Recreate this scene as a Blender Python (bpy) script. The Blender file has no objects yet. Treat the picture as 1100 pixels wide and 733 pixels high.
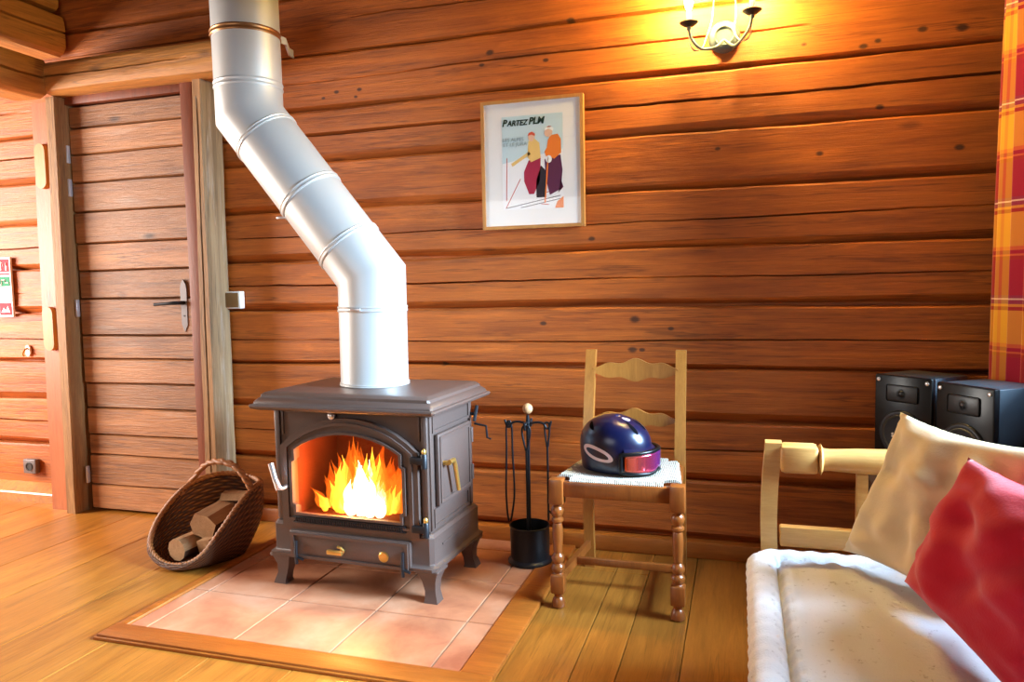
import bpy, bmesh, math, random
from mathutils import Vector, Matrix, noise
random.seed(7)
S = bpy.context.scene
C = S.collection
PI = math.pi
rad = math.radians

# ------------------------------------------------------------------ materials
def lin(c):
    return tuple(((v/255)/12.92 if v/255 <= .04045 else ((v/255+.055)/1.055)**2.4) for v in c)

class NT:
    def __init__(s, name):
        s.m = bpy.data.materials.new(name); s.m.use_nodes = True
        s.t = s.m.node_tree; s.t.nodes.clear()
        s.out = s.n('ShaderNodeOutputMaterial')
    def n(s, typ, **kw):
        nd = s.t.nodes.new(typ)
        for k, v in kw.items():
            setattr(nd, k, v)
        return nd
    def l(s, a, b):
        s.t.links.new(a, b)
    def put(s, sock, v):
        if hasattr(v, 'is_output') or isinstance(v, bpy.types.NodeSocket): s.l(v, sock)
        else: sock.default_value = v
    def math(s, op, a, b=None, c=None, clamp=False):
        nd = s.n('ShaderNodeMath', operation=op); nd.use_clamp = clamp
        s.put(nd.inputs[0], a)
        if b is not None: s.put(nd.inputs[1], b)
        if c is not None: s.put(nd.inputs[2], c)
        return nd.outputs[0]
    def mix(s, fac, a, b, mode='MIX'):
        nd = s.n('ShaderNodeMix', data_type='RGBA', blend_type=mode)
        s.put(nd.inputs[0], fac)
        s.put(nd.inputs[6], (*a, 1) if isinstance(a, tuple) else a)
        s.put(nd.inputs[7], (*b, 1) if isinstance(b, tuple) else b)
        return nd.outputs[2]
    def ramp(s, fac, stops, interp='LINEAR'):
        nd = s.n('ShaderNodeValToRGB'); cr = nd.color_ramp; cr.interpolation = interp
        while len(cr.elements) > 1: cr.elements.remove(cr.elements[-1])
        for i, (p, c) in enumerate(stops):
            e = cr.elements[0] if i == 0 else cr.elements.new(p)
            e.position = p; e.color = (*c, 1) if len(c) == 3 else c
        s.put(nd.inputs[0], fac)
        return nd.outputs[0]
    def coord(s, scale=(1, 1, 1), which='Object', loc=(0, 0, 0)):
        tc = s.n('ShaderNodeTexCoord'); mp = s.n('ShaderNodeMapping')
        s.l(tc.outputs[which], mp.inputs[0]); mp.inputs['Scale'].default_value = scale
        mp.inputs['Location'].default_value = loc
        return mp.outputs[0]
    def noise(s, vec, scale=5., detail=4., rough=.55, dist=0.):
        nd = s.n('ShaderNodeTexNoise'); s.l(vec, nd.inputs['Vector'])
        nd.inputs['Scale'].default_value = scale; nd.inputs['Detail'].default_value = detail
        nd.inputs['Roughness'].default_value = rough; nd.inputs['Distortion'].default_value = dist
        return nd.outputs[0]
    def bsdf(s, color, rough=.5, metal=0., bump=None, bstr=.3, bdist=.01, spec=.5, sheen=0., coat=0.):
        b = s.n('ShaderNodeBsdfPrincipled')
        s.put(b.inputs['Base Color'], (*color, 1) if isinstance(color, tuple) else color)
        s.put(b.inputs['Roughness'], rough); s.put(b.inputs['Metallic'], metal)
        b.inputs['Specular IOR Level'].default_value = spec
        if sheen: b.inputs['Sheen Weight'].default_value = sheen
        if coat: b.inputs['Coat Weight'].default_value = coat; b.inputs['Coat Roughness'].default_value = .25
        if bump is not None:
            bp = s.n('ShaderNodeBump'); bp.inputs['Strength'].default_value = bstr
            bp.inputs['Distance'].default_value = bdist
            s.l(bump, bp.inputs['Height']); s.l(bp.outputs[0], b.inputs['Normal'])
        s.l(b.outputs[0], s.out.inputs[0])
        return s.m

def wood(name, dark, light, axis='x', grain=14., rough=.5, knots=.55, tone=False, bstr=.25, spots=None, coat=0., stretch=.7, stain=0., patch=None):
    t = NT(name)
    sc = {'x': (stretch, 6, 6), 'y': (6, stretch, 6), 'z': (6, 6, stretch)}[axis]
    v = t.coord(sc)
    n1 = t.noise(v, grain/6, 6, .6, .6)
    n2 = t.noise(v, grain, 5, .7, .3)
    n3 = t.noise(t.coord((1.3, 1.3, 1.3)), 1.6, 3)
    f = t.math('ADD', t.math('MULTIPLY', n1, .6), t.math('MULTIPLY', n2, .45))
    col = t.ramp(f, [(.33, dark), (.52, tuple((a+b)/2 for a, b in zip(dark, light))), (.72, light)])
    col = t.mix(t.math('MULTIPLY', n3, .5), col, tuple(c*.72 for c in light), 'MIX')
    if stain:
        ss = {'x': (.5, 5, 5), 'y': (5, .5, 5), 'z': (5, 5, .5)}[axis]
        n4 = t.noise(t.coord(ss), 2.2, 6, .65, .4)
        col = t.mix(t.ramp(n4, [(.52, (0, 0, 0)), (.70, (stain, stain, stain))]), col, tuple(c*.55 for c in dark))
        n6 = t.noise(t.coord(tuple(v*.55 if v < 1 else v*1.6 for v in ss), loc=(9, 2, 4)), 1.4, 5, .6, .2)
        rg = t.math('ABSOLUTE', t.math('SUBTRACT', n6, .5))
        lines = t.ramp(rg, [(.0, (1, 1, 1)), (.014, (0, 0, 0))])
        col = t.mix(t.math('MULTIPLY', lines, t.math('MULTIPLY', n1, 1.3*min(1, stain*1.4))), col, tuple(c*.25 for c in dark))
        n5 = t.noise(t.coord(tuple(v*1.7 for v in ss), loc=(3, 7, 5)), 2.6, 6, .7, .4)
        col = t.mix(t.ramp(n5, [(.56, (0, 0, 0)), (.74, (stain*.9, stain*.9, stain*.9))]), col, patch or tuple(min(1, c*1.35) for c in light))
    if knots:
        ks = {'x': (2.0, 5, 5), 'y': (5, 2.0, 5), 'z': (5, 5, 2.0)}[axis]
        vo = t.n('ShaderNodeTexVoronoi'); t.l(t.coord(ks), vo.inputs['Vector'])
        vo.inputs['Scale'].default_value = 1.0; vo.inputs['Randomness'].default_value = 1.
        k = t.ramp(t.math('ADD', vo.outputs['Distance'], t.math('MULTIPLY', n2, .06)), [(.06, (1, 1, 1)), (.13, (0, 0, 0))])
        col = t.mix(t.math('MULTIPLY', k, knots), col, tuple(c*.3 for c in dark))
    if spots:
        geo = t.n('ShaderNodeNewGeometry'); sx = t.n('ShaderNodeSeparateXYZ'); t.l(geo.outputs['Position'], sx.inputs[0])
        for (x, z, rx, rz) in spots:
            a = t.math('POWER', t.math('DIVIDE', t.math('SUBTRACT', sx.outputs[0], x), rx), 2.)
            b = t.math('POWER', t.math('DIVIDE', t.math('SUBTRACT', sx.outputs[2], z), rz), 2.)
            d = t.math('MULTIPLY', t.math('ADD', t.math('ADD', a, b), t.math('MULTIPLY', n2, 1.6)), .45)
            k = t.ramp(d, [(.5, (1, 1, 1)), (1., (0, 0, 0))])
            col = t.mix(t.math('MULTIPLY', k, .85), col, lin((46, 22, 10)))
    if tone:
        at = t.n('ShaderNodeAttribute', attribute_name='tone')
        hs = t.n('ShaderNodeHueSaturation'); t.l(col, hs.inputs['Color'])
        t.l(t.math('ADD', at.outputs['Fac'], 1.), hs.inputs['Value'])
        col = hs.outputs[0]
    return t.bsdf(col, rough, 0, n2, bstr, .006, coat=coat)

def plain(name, c, rough=.5, metal=0., bump=0., bscale=60., spec=.5, sheen=0., var=.12, coat=0.):
    t = NT(name); n = t.noise(t.coord(), bscale, 3)
    n0 = t.noise(t.coord(), 6., 3)
    col = t.mix(t.math('MULTIPLY', n0, var*2), c, tuple(v*.6 for v in c))
    return t.bsdf(col, rough, metal, n if bump else None, bump, .004, spec, sheen, coat)

def emit(name, c, strength):
    t = NT(name); e = t.n('ShaderNodeEmission'); e.inputs[0].default_value = (*c, 1); e.inputs[1].default_value = strength
    t.l(e.outputs[0], t.out.inputs[0]); return t.m

def flame_mat(name, c, strength, alpha, c2=None):
    t = NT(name); e = t.n('ShaderNodeEmission')
    n = t.noise(t.coord((16, 16, 6)), 1.2, 4, .6, .8)
    t.l(t.ramp(n, [(.35, c2 or c), (.65, c)]), e.inputs[0]); e.inputs[1].default_value = strength
    tr = t.n('ShaderNodeBsdfTransparent'); mx = t.n('ShaderNodeMixShader')
    a = t.math('MULTIPLY_ADD', n, alpha*1.6, alpha*.15, clamp=True)
    t.l(a, mx.inputs[0]); t.l(tr.outputs[0], mx.inputs[1]); t.l(e.outputs[0], mx.inputs[2])
    t.l(mx.outputs[0], t.out.inputs[0]); return t.m

def glass_mat(name, tint, gl=.06, rough=.03):
    t = NT(name); tr = t.n('ShaderNodeBsdfTransparent'); tr.inputs[0].default_value = (*tint, 1)
    g = t.n('ShaderNodeBsdfGlossy'); g.inputs['Roughness'].default_value = rough
    mx = t.n('ShaderNodeMixShader'); mx.inputs[0].default_value = gl
    t.l(tr.outputs[0], mx.inputs[1]); t.l(g.outputs[0], mx.inputs[2]); t.l(mx.outputs[0], t.out.inputs[0]); return t.m

def wicker_mat():
    t = NT('wicker'); tc = t.n('ShaderNodeTexCoord'); sx = t.n('ShaderNodeSeparateXYZ'); t.l(tc.outputs['UV'], sx.inputs[0])
    row = t.math('FLOOR', t.math('MULTIPLY', sx.outputs[1], 26.))
    ph = t.math('MULTIPLY', row, PI)
    u = t.math('SINE', t.math('ADD', t.math('MULTIPLY', sx.outputs[0], 2*PI*22), ph))
    vv = t.math('SINE', t.math('MULTIPLY', t.math('FRACT', t.math('MULTIPLY', sx.outputs[1], 26.)), PI))
    h = t.math('MULTIPLY', vv, t.math('MULTIPLY_ADD', u, .5, .5))
    n = t.noise(t.coord((9, 9, 9)), 4, 3)
    col = t.ramp(h, [(0., lin((38, 18, 8))), (.35, lin((105, 58, 26))), (1., lin((176, 112, 56)))])
    col = t.mix(t.math('MULTIPLY', n, .6), col, lin((110, 56, 24)))
    return t.bsdf(col, .55, 0, h, 1., .008)

def plaid_mat():
    t = NT('plaid_cotton'); tc = t.n('ShaderNodeTexCoord'); sx = t.n('ShaderNodeSeparateXYZ'); t.l(tc.outputs['UV'], sx.inputs[0])
    Y, O, R, P, W = lin((226, 160, 46)), lin((216, 110, 52)), lin((150, 16, 50)), lin((120, 50, 84)), lin((240, 222, 206))
    D = lin((150, 40, 20))
    def seq(sock, per, off=0.):
        f = t.math('FRACT', t.math('ADD', t.math('DIVIDE', sock, per), off))
        return t.ramp(f, [(0., R), (.36, D), (.40, O), (.42, R), (.46, O), (.50, Y), (.84, D), (.88, Y), (.91, P), (.95, W), (.965, P)], 'CONSTANT')
    fw_ = t.math('FRACT', t.math('DIVIDE', sx.outputs[0], .30))
    warp = t.ramp(fw_, [(0., D), (.10, O), (.13, D), (.20, Y), (.36, O), (.39, Y), (.46, P), (.50, W), (.58, P), (.62, R), (.90, O), (.94, D)], 'CONSTANT')
    weft = seq(sx.outputs[1], .33, .30)
    return t.bsdf(t.mix(.5, warp, weft), .85, 0, t.noise(t.coord(), 400, 2), .15, .002, .2, .2)

def linen_mat(name, c, fleck, amt=.5, bump=.35):
    t = NT(name); n = t.noise(t.coord(), 55, 5, .7); n2 = t.noise(t.coord(), 220, 3)
    col = t.mix(t.ramp(n, [(.60, (0, 0, 0)), (.72, (amt, amt, amt))]), c, fleck)
    return t.bsdf(col, .9, 0, t.math('ADD', n, n2), bump, .004, .15, .25)

LOGSPOTS = []
for x, z, r in [(-.092, 1.686, .011), (-1.81, 2.071, .012), (-1.69, 2.072, .012), (-1.71, 2.04, .01), (-1.88, 2.05, .009), (-.69, 2.262, .016), (-1.05, 2.169, .017),
                (-1.09, 2.12, .012), (-.80, 2.11, .012), (-.31, 1.995, .011), (-.43, 1.0, .02), (-.83, .985, .014), (-.61, 1.346, .014), (-.44, .87, .018), (-.40, .87, .012), (-1.31, .80, .014), (-.28, .96, .012),
                (.44, 2.03, .015), (.49, 2.045, .011), (.77, 2.06, .02), (.64, 2.07, .016), (.23, 2.06, .01), (.50, 1.80, .014), (.29, 1.64, .013), (.77, 1.63, .016)]:
    LOGSPOTS.append((x, z, r*1.1, r*.7))
M = {}
M['log'] = wood('log_wood', lin((120, 50, 12)), lin((220, 120, 38)), 'x', 20, .55, .5, True, .5, LOGSPOTS, .0, .28, .55)
M['hewn_x'] = wood('hewn_beam_wood', lin((150, 88, 34)), lin((222, 150, 66)), 'x', 18, .6, .6, False, .6, None, 0., .4, .5)
M['hewn_y'] = wood('hewn_log_wood', lin((150, 88, 34)), lin((222, 150, 66)), 'y', 18, .6, .6, False, .6, None, 0., .4, .5)
M['raw_z'] = wood('raw_post_wood', lin((110, 70, 34)), lin((190, 136, 78)), 'z', 20, .65, .5, False, .6, None, 0., .4, .55)
M['grey_z'] = wood('daylit_post_wood', lin((104, 80, 54)), lin((176, 146, 108)), 'z', 22, .65, .4, False, .6, None, 0., .3, .5, lin((206, 196, 184)))
M['orange_z'] = wood('planed_post_wood', lin((160, 80, 40)), lin((200, 116, 66)), 'z', 16, .5, .5)
M['casing'] = wood('casing_wood', lin((100, 42, 12)), lin((140, 66, 22)), 'z', 18, .6, 0)
M['door'] = wood('door_board_wood', lin((112, 60, 24)), lin((206, 138, 80)), 'x', 20, .55, .8, True, .6, None, 0., .35, .6, lin((196, 164, 140)))
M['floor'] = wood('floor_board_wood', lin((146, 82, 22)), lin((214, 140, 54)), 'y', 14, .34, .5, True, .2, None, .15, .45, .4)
M['trimw'] = wood('hearth_trim_wood', lin((132, 64, 16)), lin((196, 112, 38)), 'x', 16, .4, .2)
M['darkwood'] = wood('dark_stained_wall_wood', lin((52, 26, 12)), lin((84, 44, 20)), 'x', 14, .6, .4)
M['ceiling'] = wood('ceiling_wood', lin((60, 32, 14)), lin((92, 52, 24)), 'y', 14, .6, .4)
M['chair'] = wood('chair_wood', lin((146, 84, 30)), lin((196, 130, 58)), 'z', 22, .32, 0, False, .1, None, .2)
M['chairdark'] = wood('chair_leg_wood', lin((118, 58, 20)), lin((160, 88, 36)), 'z', 22, .28, 0, False, .1, None, .3)
M['pine'] = wood('daybed_pine', lin((178, 118, 52)), lin((220, 168, 96)), 'x', 18, .4, .2, False, .12)
M['dark_table'] = wood('dark_table_wood', lin((40, 20, 10)), lin((66, 34, 18)), 'x', 18, .5, 0)
M['frame_oak'] = wood('picture_frame_oak', lin((170, 110, 50)), lin((214, 156, 84)), 'z', 24, .4, 0)
M['firewood'] = wood('split_firewood', lin((140, 88, 48)), lin((206, 160, 110)), 'y', 24, .8, 0, False, .6)
M['bark'] = plain('firewood_bark', lin((96, 62, 40)), .9, 0, .8, 40)
M['peg'] = wood('pine_block', lin((186, 124, 60)), lin((214, 152, 84)), 'z', 16, .5, 0)
M['ball'] = wood('pale_wood_knob', lin((196, 140, 90)), lin((232, 184, 136)), 'z', 20, .45, 0)
M['iron'] = plain('brown_enamel_iron', lin((98, 80, 73)), .38, .2, .25, 220, .6)
M['iron_dark'] = plain('dark_iron', lin((40, 40, 44)), .42, .5, .2, 180)
M['black_iron'] = plain('black_wrought_iron', lin((34, 36, 40)), .4, .6, .15, 200)
M['brick'] = plain('firebrick', lin((112, 44, 20)), .9, 0, .4, 50)
M['ember'] = plain('charred_log', lin((60, 32, 20)), .9, 0, .8, 60)
M['brass'] = plain('polished_brass', lin((222, 178, 96)), .3, .85, 0, spec=.5, var=.03)
M['steel'] = plain('galvanised_steel', lin((206, 206, 204)), .42, .35, .06, 300, .5, var=.05)
M['bright'] = plain('bright_steel', lin((226, 226, 230)), .3, .9, 0, var=.03)
M['copper_band'] = plain('coppery_band', lin((170, 120, 76)), .35, .8, 0, var=.1)
M['glass'] = glass_mat('stove_glass', (1., .93, .86), .035)
M['picglass'] = glass_mat('clear_glass', (1, 1, 1), .03)
M['mat_white'] = plain('white_card', lin((238, 236, 234)), .9, 0, 0, var=.02)
M['white'] = plain('white_plastic', lin((232, 228, 222)), .4, 0, 0, var=.03)
M['tan'] = plain('tan_switch_plate', lin((128, 96, 58)), .4, .2, 0, var=.05)
M['grey_metal'] = plain('grey_plate', lin((118, 108, 106)), .45, .5, 0)
M['dark_hole'] = plain('dark_socket', lin((50, 44, 40)), .6)
M['silver_white'] = plain('silvery_hinge', lin((220, 220, 224)), .35, .5, 0)
def tile_mat():
    t = NT('terracotta_tile'); n = t.noise(t.coord(), 4.5, 5, .6, .4); n2 = t.noise(t.coord(), 40, 3)
    at = t.n('ShaderNodeAttribute', attribute_name='tone')
    c = t.ramp(n, [(.3, lin((170, 102, 72))), (.5, lin((198, 134, 98))), (.7, lin((210, 156, 124)))])
    hs = t.n('ShaderNodeHueSaturation'); t.l(c, hs.inputs['Color']); t.l(t.math('ADD', at.outputs['Fac'], 1.), hs.inputs['Value'])
    return t.bsdf(hs.outputs[0], .38, 0, n2, .12, .003)
M['tile'] = tile_mat()
M['grout'] = plain('tile_grout', lin((150, 122, 100)), .9, 0, .3, 120)
M['wicker'] = wicker_mat()
M['cane'] = wood('cane_rim', lin((122, 66, 30)), lin((188, 120, 62)), 'z', 30, .5, 0)
M['plaid'] = plaid_mat()
M['linen'] = linen_mat('white_linen', lin((216, 214, 214)), lin((140, 126, 116)), .8)
M['beige'] = linen_mat('beige_cotton', lin((200, 172, 128)), lin((176, 146, 104)), .3, .15)
M['red'] = linen_mat('red_cotton', lin((178, 10, 30)), lin((150, 6, 24)), .3, .12)
M['offwhite'] = linen_mat('offwhite_cotton', lin((222, 220, 218)), lin((200, 196, 192)), .3, .12)
def rush_mat():
    t = NT('woven_rush'); w = t.n('ShaderNodeTexWave', wave_type='BANDS', bands_direction='X'); t.l(t.coord((1, 1, 1)), w.inputs['Vector'])
    w.inputs['Scale'].default_value = 45; w.inputs['Distortion'].default_value = 1.5
    c = t.ramp(w.outputs['Fac'], [(0, lin((160, 150, 130))), (1, lin((210, 204, 190)))])
    return t.bsdf(c, .8, 0, w.outputs['Fac'], .6, .006)
M['rush'] = rush_mat()
M['helmet'] = plain('navy_helmet_shell', lin((12, 16, 52)), .28, .25, .03, 300, .6, var=.05, coat=.4)
M['black_plastic'] = plain('black_plastic', lin((22, 24, 28)), .4, 0, .05, 300)
M['black_gloss'] = plain('gloss_black_plastic', lin((10, 11, 13)), .3, 0, 0, spec=.25)
M['cabinet'] = plain('black_vinyl_cabinet', lin((40, 50, 58)), .42, 0, .1, 260)
M['cone'] = plain('woofer_cone', lin((74, 72, 66)), .5, .1, 0)
M['vent'] = plain('dark_vent_foam', lin((8, 8, 12)), .95, 0, 0, spec=.05)
M['logo'] = plain('pale_pink_decal', lin((232, 206, 208)), .5, 0, 0, var=.02)
def lens_mat():
    t = NT('mirror_lens'); sx = t.n('ShaderNodeSeparateXYZ'); tc = t.n('ShaderNodeTexCoord'); t.l(tc.outputs['UV'], sx.inputs[0])
    c = t.ramp(sx.outputs[0], [(0., lin((210, 96, 60))), (.3, lin((190, 60, 90))), (.55, lin((120, 60, 150))), (.8, lin((60, 26, 60)))])
    return t.bsdf(c, .1, .75, spec=.8)
M['lens'] = lens_mat()
M['candle'] = plain('ivory_candle_sleeve', lin((214, 170, 110)), .6)
M['bulb'] = emit('lit_bulb', (1., .86, .55), 22.)
M['verdigris'] = plain('grey_green_iron', lin((96, 108, 110)), .5, .4, .1, 120)
M['fl_out'] = flame_mat('flame_orange', (1., .22, .015), 1.5, .38, (1., .10, .004))
M['fl_mid'] = flame_mat('flame_yellow', (1., .55, .05), 3.0, .6, (1., .34, .02))
M['fl_in'] = flame_mat('flame_white', (1., .93, .62), 5., .95, (1., .85, .4))
FLAT = {}
def flat(c):
    if c not in FLAT: FLAT[c] = plain('printed_ink_%02x%02x%02x' % c, lin(c), .8, 0, 0, var=.04)
    return FLAT[c]

# ------------------------------------------------------------------ mesh builder
ORG = {}
class G:
    def __init__(s): s.b = bmesh.new(); s.X = Matrix.Identity(4); s.uv = None; s.mi = 0
    def v(s, p): return s.b.verts.new(s.X @ Vector(p))
    def f(s, vs):
        try:
            fc = s.b.faces.new(vs); fc.material_index = s.mi; return fc
        except ValueError: return None
    def box(s, x0, x1, y0, y1, z0, z1, bev=0., seg=2, rot=None):
        if rot is not None:
            c = Vector(((x0+x1)/2, (y0+y1)/2, (z0+z1)/2)); T = Matrix.Translation(c) @ rot.to_4x4() @ Matrix.Translation(-c)
        else: T = Matrix.Identity(4)
        vs = [s.v(T @ Vector(p)) for p in ((x0, y0, z0), (x1, y0, z0), (x1, y1, z0), (x0, y1, z0), (x0, y0, z1), (x1, y0, z1), (x1, y1, z1), (x0, y1, z1))]
        fs = [s.f([vs[i] for i in q]) for q in ((3, 2, 1, 0), (4, 5, 6, 7), (0, 1, 5, 4), (1, 2, 6, 5), (2, 3, 7, 6), (3, 0, 4, 7))]
        if bev:
            es = list({e for f in fs for e in f.edges})
            bmesh.ops.bevel(s.b, geom=es, offset=bev, segments=seg, affect='EDGES', profile=.5)
        return s
    def loft(s, rings, closed=True, cap0=True, cap1=True, loop=False, uv=False):
        R = [[s.v(p) for p in r] for r in rings]; n = len(R[0])
        pairs = [(i, i+1) for i in range(len(R)-1)] + ([(len(R)-1, 0)] if loop else [])
        lay = s.b.loops.layers.uv.verify() if uv else None
        m = n if closed else n-1
        for a, b in pairs:
            for j in range(m):
                k = (j+1) % n
                fc = s.f([R[a][j], R[a][k], R[b][k], R[b][j]])
                if uv and fc:
                    for lp, (uu, vv) in zip(fc.loops, ((j, a), (j+1, a), (j+1, a+1), (j, a+1))):
                        lp[lay].uv = (uu/m, vv/(len(R)-1))
        if not loop:
            if cap0 and closed: s.f(R[0][::-1])
            if cap1 and closed: s.f(R[-1])
        return s
    def tube(s, pts, r, n=10, loop=False, caps=True):
        P = [Vector(p) for p in pts]; N = len(P); rs = r if isinstance(r, (list, tuple)) else [r]*N
        tang = []
        for i in range(N):
            a = P[(i-1) % N] if (loop or i > 0) else P[i]; b = P[(i+1) % N] if (loop or i < N-1) else P[i]
            tang.append((b-a).normalized())
        up = Vector((0, 0, 1)) if abs(tang[0].z) < .9 else Vector((1, 0, 0))
        u = tang[0].cross(up).normalized(); rings = []
        for i in range(N):
            u = (u - tang[i]*u.dot(tang[i])).normalized(); w = tang[i].cross(u)
            rings.append([P[i] + (u*math.cos(2*PI*k/n) + w*math.sin(2*PI*k/n))*rs[i] for k in range(n)])
        return s.loft(rings, True, caps, caps, loop)
    def lathe(s, prof, c=(0, 0, 0), n=24, axis=None):
        A = Matrix.Identity(3) if axis is None else Vector((0, 0, 1)).rotation_difference(Vector(axis)).to_matrix()
        c = Vector(c)
        return s.loft([[c + A @ Vector((max(r, 1e-4)*math.cos(2*PI*k/n), max(r, 1e-4)*math.sin(2*PI*k/n), z)) for k in range(n)] for r, z in prof])
    def prism(s, poly, fn0, fn1):
        a = [s.v(fn0(*p)) for p in poly]; b = [s.v(fn1(*p)) for p in poly]; n = len(poly)
        s.f(a[::-1]); s.f(b)
        for i in range(n): s.f([a[i], a[(i+1) % n], b[(i+1) % n], b[i]])
        return s
    def ring(s, outer, inner, y0, y1, fn=lambda u, y, z: (u, y, z)):
        L = [[s.v(fn(u, y, z)) for u, z in o] for o, y in ((outer, y0), (inner, y0), (inner, y1), (outer, y1))]
        n = len(outer)
        for a in range(4):
            A, B = L[a], L[(a+1) % 4]
            for i in range(n): s.f([A[i], A[(i+1) % n], B[(i+1) % n], B[i]])
        return s
    def ell(s, c, r, nu=20, nv=12):
        c = Vector(c)
        return s.loft([[c + Vector((r[0]*math.sin(t)*math.cos(p), r[1]*math.sin(t)*math.sin(p), r[2]*math.cos(t))) for p in [2*PI*k/nu for k in range(nu)]] for t in [max(1e-3, min(PI-1e-3, PI*i/nv)) for i in range(nv+1)]][::-1])
    def grid(s, fn, nu, nv, uv=None):
        V = [[s.v(fn(i/nu, j/nv)) for i in range(nu+1)] for j in range(nv+1)]
        lay = s.b.loops.layers.uv.verify() if uv else None
        for j in range(nv):
            for i in range(nu):
                fc = s.f([V[j][i], V[j][i+1], V[j+1][i+1], V[j+1][i]])
                if uv and fc:
                    for lp, (a, b) in zip(fc.loops, ((i, j), (i+1, j), (i+1, j+1), (i, j+1))): lp[lay].uv = uv(a/nu, b/nv)
        return s
    def build(s, name, mat, parent=None, org=None, smooth=40., tone=None, normals=True):
        if normals: bmesh.ops.recalc_face_normals(s.b, faces=s.b.faces)
        me = bpy.data.meshes.new(name); s.b.to_mesh(me); s.b.free()
        mats = mat if isinstance(mat, list) else [mat]
        for m in mats: me.materials.append(m)
        o = bpy.data.objects.new(name, me); C.objects.link(o)
        if parent is not None:
            o.parent = parent; og = ORG[parent.name]
        else:
            og = Vector(org) if org is not None else Vector((0, 0, 0)); o.location = og
        ORG[o.name] = og
        if og.length: me.transform(Matrix.Translation(-og))
        if smooth:
            for p in me.polygons: p.use_smooth = True
            me.set_sharp_from_angle(angle=rad(smooth))
        if tone:
            at = me.attributes.new('tone', 'FLOAT', 'POINT')
            at.data.foreach_set('value', [tone(v.co + og) for v in me.vertices])
        return o

def tag(o, label=None, cat=None, group=None, kind=None):
    for k, v in (('label', label), ('category', cat), ('group', group), ('kind', kind)):
        if v: o[k] = v
    return o
def thing(name, label, cat, loc, rz=0., group=None):
    o = bpy.data.objects.new(name, None); C.objects.link(o); o.location = loc; o.rotation_euler = (0, 0, rz)
    o.empty_display_size = .05; ORG[o.name] = Vector((0, 0, 0)) if rz else Vector(loc)
    if rz: ORG[o.name] = Vector((0, 0, 0))
    return tag(o, label, cat, group)
def local(o): ORG[o.name] = Vector((0, 0, 0)); return o
def struct(o): o['kind'] = 'structure'; return o
def nz(x, y, z=0.): return noise.noise(Vector((x, y, z)))
def crom(P, n=8, closed=True):
    P = [Vector(p) for p in P]; N = len(P); out = []
    for i in range(N if closed else N-1):
        g = lambda k: P[k % N] if closed else P[max(0, min(N-1, k))]
        a, b, c, d = g(i-1), g(i), g(i+1), g(i+2)
        for k in range(n):
            t = k/n
            out.append(.5*((2*b)+(c-a)*t+(2*a-5*b+4*c-d)*t*t+(3*b-a-3*c+d)*t**3))
    if not closed: out.append(P[-1])
    return out
def text(name, body, size, mat, parent, M4, extrude=.0004, shear=0., bold=0., sx=1., org=None):
    cu = bpy.data.curves.new(name, 'FONT'); cu.body = body; cu.size = size; cu.extrude = extrude; cu.shear = shear; cu.offset = bold
    cu.resolution_u = 3
    o = bpy.data.objects.new(name+'_tmp', cu); C.objects.link(o); bpy.context.view_layer.update()
    me = bpy.data.meshes.new_from_object(o.evaluated_get(bpy.context.evaluated_depsgraph_get()))
    bpy.data.objects.remove(o); bpy.data.curves.remove(cu)
    me.transform(M4 @ Matrix.Diagonal((sx, 1, 1, 1))); me.materials.clear(); me.materials.append(mat)
    r = bpy.data.objects.new(name, me); me.name = name; C.objects.link(r); r.parent = parent
    me.transform(Matrix.Translation(-ORG[parent.name])); ORG[r.name] = ORG[parent.name]
    return r

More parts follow.
